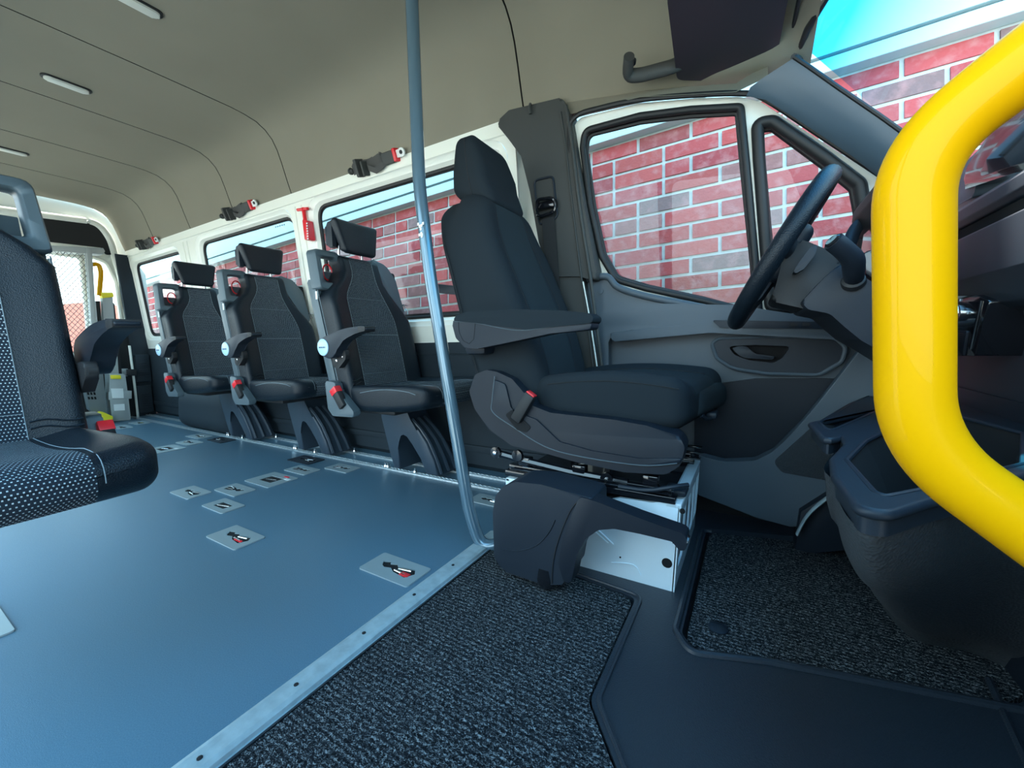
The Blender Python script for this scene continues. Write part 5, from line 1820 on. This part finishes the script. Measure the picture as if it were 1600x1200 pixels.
tube(bm, roundpath([PX((140, 414), XL + .0), PX((154, 412), XL), PX((158, 425), XL), PX((155, 462), XL - .03)], .05), .018, 12)
obj('tube', bm, M['yellow'], yh)
yp = thing('foot_pedal', 'yellow foot pedal on the floor beside the lift', 'pedal', PX((160, 655), XL + .15))
bm = nb()
prism(bm, rp(R2([(148, 658), (151, 646), (158, 643), (174, 650), (174, 656), (165, 659)], XL + .15), .006), 'x', XL + .08, XL + .19, bev=.006)
obj('tread', bm, M['yellowp'], yp)
mb_ = thing('mesh_barrier', 'grey framed expanded-metal screen of the folded lift platform', 'lift platform', PX((120, 600), XL + .03))
bm = nb()
fr = R2([(60, 386), (134, 388), (148, 556), (60, 556)], XL + .03)
P_ = [V((XL + .03, a, b)) for a, b in fr]
tube(bm, P_, .012, 6, closed=True)
obj('frame', bm, M['grey'], mb_)
bm = nb()
prism(bm, rp(R2([(134, 386), (142, 390), (152, 560), (144, 560)], XL + .03), .004), 'x', XL, XL + .06, bev=.004)
obj('upright', bm, M['grey'], mb_)
bm = nb()
prism(bm, rp(R2([(60, 383), (160, 388), (163, 393), (160, 398), (60, 391)], XL + .03), .003), 'x', XL - .08, XL + .05, bev=.004)
obj('top_plate', bm, M['grey'], mb_)
bm = nb()
ya_, yb2 = fr[0][0], fr[1][0]; z1_, z0_ = fr[0][1], fr[2][1]
nx, nz = 8, 38
dy, dz = (yb2 - ya_) / nx, (z1_ - z0_) / nz
yb2 += .02; ya_ -= .04
nx = int((yb2 - ya_) / dy)
for j in range(nz):
    zz = z0_ + dz * j
    y = ya_
    pts = []
    for i in range(nx * 2 + 1):
        pts.append(V((XL + .03, ya_ + dy * i / 2, zz + (dz * .5 if i % 2 else -dz * .5) * (1 if j % 2 else -1))))
    tube(bm, pts, .0036, 4, caps=False)
obj('wire_mesh', bm, M['greyd'], mb_)
bm = nb()
g_ = R2([(126, 576), (160, 574), (168, 650), (160, 655), (140, 640)], XL + .1)
prism(bm, rp(g_, .01), 'x', XL + .02, XL + .1, bev=.006)
obj('lower_housing', bm, M['greyd'], mb_)
bm = nb()
for i in range(6):
    a = 585 + i * 7
    for k in range(3):
        q = R2([(131 + k * 5 + i * 1.2, a), (134 + k * 5 + i * 1.2, a), (135 + k * 5 + i * 1.2, a + 4), (132 + k * 5 + i * 1.2, a + 4)], XL + .103)
        prism(bm, q, 'x', XL + .1, XL + .104)
obj('vent_slots', bm, M['void'], mb_)
lt = thing('door_latch', 'black and steel latch on the white strip beside the lift', 'latch', PX((205, 582), -5.12))
bm = nb()
prism(bm, rp(R2([(190, 576), (200, 576), (200, 588), (191, 588)], -5.12), .004), 'x', -5.16, -5.12, bev=.003)
obj('striker_plate', bm, M['alu'], lt)
bm = nb()
prism(bm, rp(R2([(198, 577), (213, 577), (213, 587), (198, 587)], -5.11), .004), 'x', -5.15, -5.10, bev=.006)
obj('latch_body', bm, M['black'], lt)
bm = nb()
tube(bm, [PX((202, 540), -5.14), PX((210, 600), -5.14), PX((216, 655), -5.14)], .010, 6)
struct('trim_11', bm, M['white'])

# ------------------------------------------------------------------ finer pieces hang under the part they belong to
UNDER = {'buckle_button': ['buckle'], 'buckle_slot': ['side_valance'], 'badge_lettering': ['armrest'], 'pivot_badge': ['armrest'], 'armrest_tip': ['armrest'],
         'backrest_stitching': ['backrest'], 'cushion_stitching': ['cushion'], 'headrest_post': ['headrest_pad', 'headrest'], 'headrest_bracket': ['headrest_pad'],
         'rail_stud': ['leg_cover'], 'leg_rib': ['leg_cover'], 'bolt': ['armrest_bracket', 'slide_rails'], 'fold': ['backrest'], 'side_stitching': ['back_shell'],
         'care_tag': ['back_shell'], 'belt_tongue': ['belt_webbing'], 'cushion_seam': ['cushion'], 'backrest_seam': ['backrest'], 'headrest_seam': ['headrest'],
         'armrest_piping': ['armrest_pad'], 'armrest_cap_line': ['armrest_base'], 'valance_recess': ['side_valance'], 'valance_edge': ['side_valance'],
         'thigh_latch': ['thigh_support'], 'slide_lever': ['slide_rails'], 'cover_crease': ['cover'], 'grip_button': ['lever'], 'joint_line': ['lever'],
         'stalk_button': ['gear_stalk'], 'stalk_boot': ['gear_stalk'], 'shroud_joint': ['column_shroud'], 'light_knob': ['control_block'], 'marking': ['control_block'],
         'rubber_key_pad': ['control_block'], 'trim_edge': ['control_block'], 'screen': ['centre_screen_housing'], 'rolled_lip': ['console_top'],
         'large_bin': ['console_top'], 'small_tray': ['console_top'], 'white_lettering': ['holder'], 'stud': ['white_anchor'], 'red_band': ['buckle'],
         'window_pane': ['frame'], 'quarter_pane': ['frame'], 'window_seal': ['frame'], 'quarter_seal': ['frame'], 'bezel_rim': ['pull_bezel'],
         'release_handle': ['pull_bezel'], 'handle_recess': ['pull_bezel'], 'window_switches': ['arm_ledge'], 'bin_lip': ['door_bin_front'],
         'speaker_grille': ['door_bin_front'], 'screw_cap': ['trim_panel'], 'sticker': ['foot_housing'], 'yellow_label': ['foot_housing'], 'yellow_cap': ['column'],
         'side_channel': ['column'], 'vent_slots': ['lower_housing'], 'wire_mesh': ['frame'], 'fixing_stud': ['carpet'], 'scuffed_paint': ['tube'],
         'mounting_flange': ['tube'], 'guide_loop': ['guide_frame'], 'end_cap': ['grip'], 'box_interior': ['seat_box']}
kind_of = lambda o: o.name.split('.')[0]
for root in [o for o in S.objects if o.parent is None and o.type == 'EMPTY']:
    kids = list(root.children)
    for c in kids:
        for want in UNDER.get(kind_of(c), ()):
            host = next((k for k in kids if kind_of(k) == want), None)
            if host is not None and host is not c:
                c.parent = host
                break
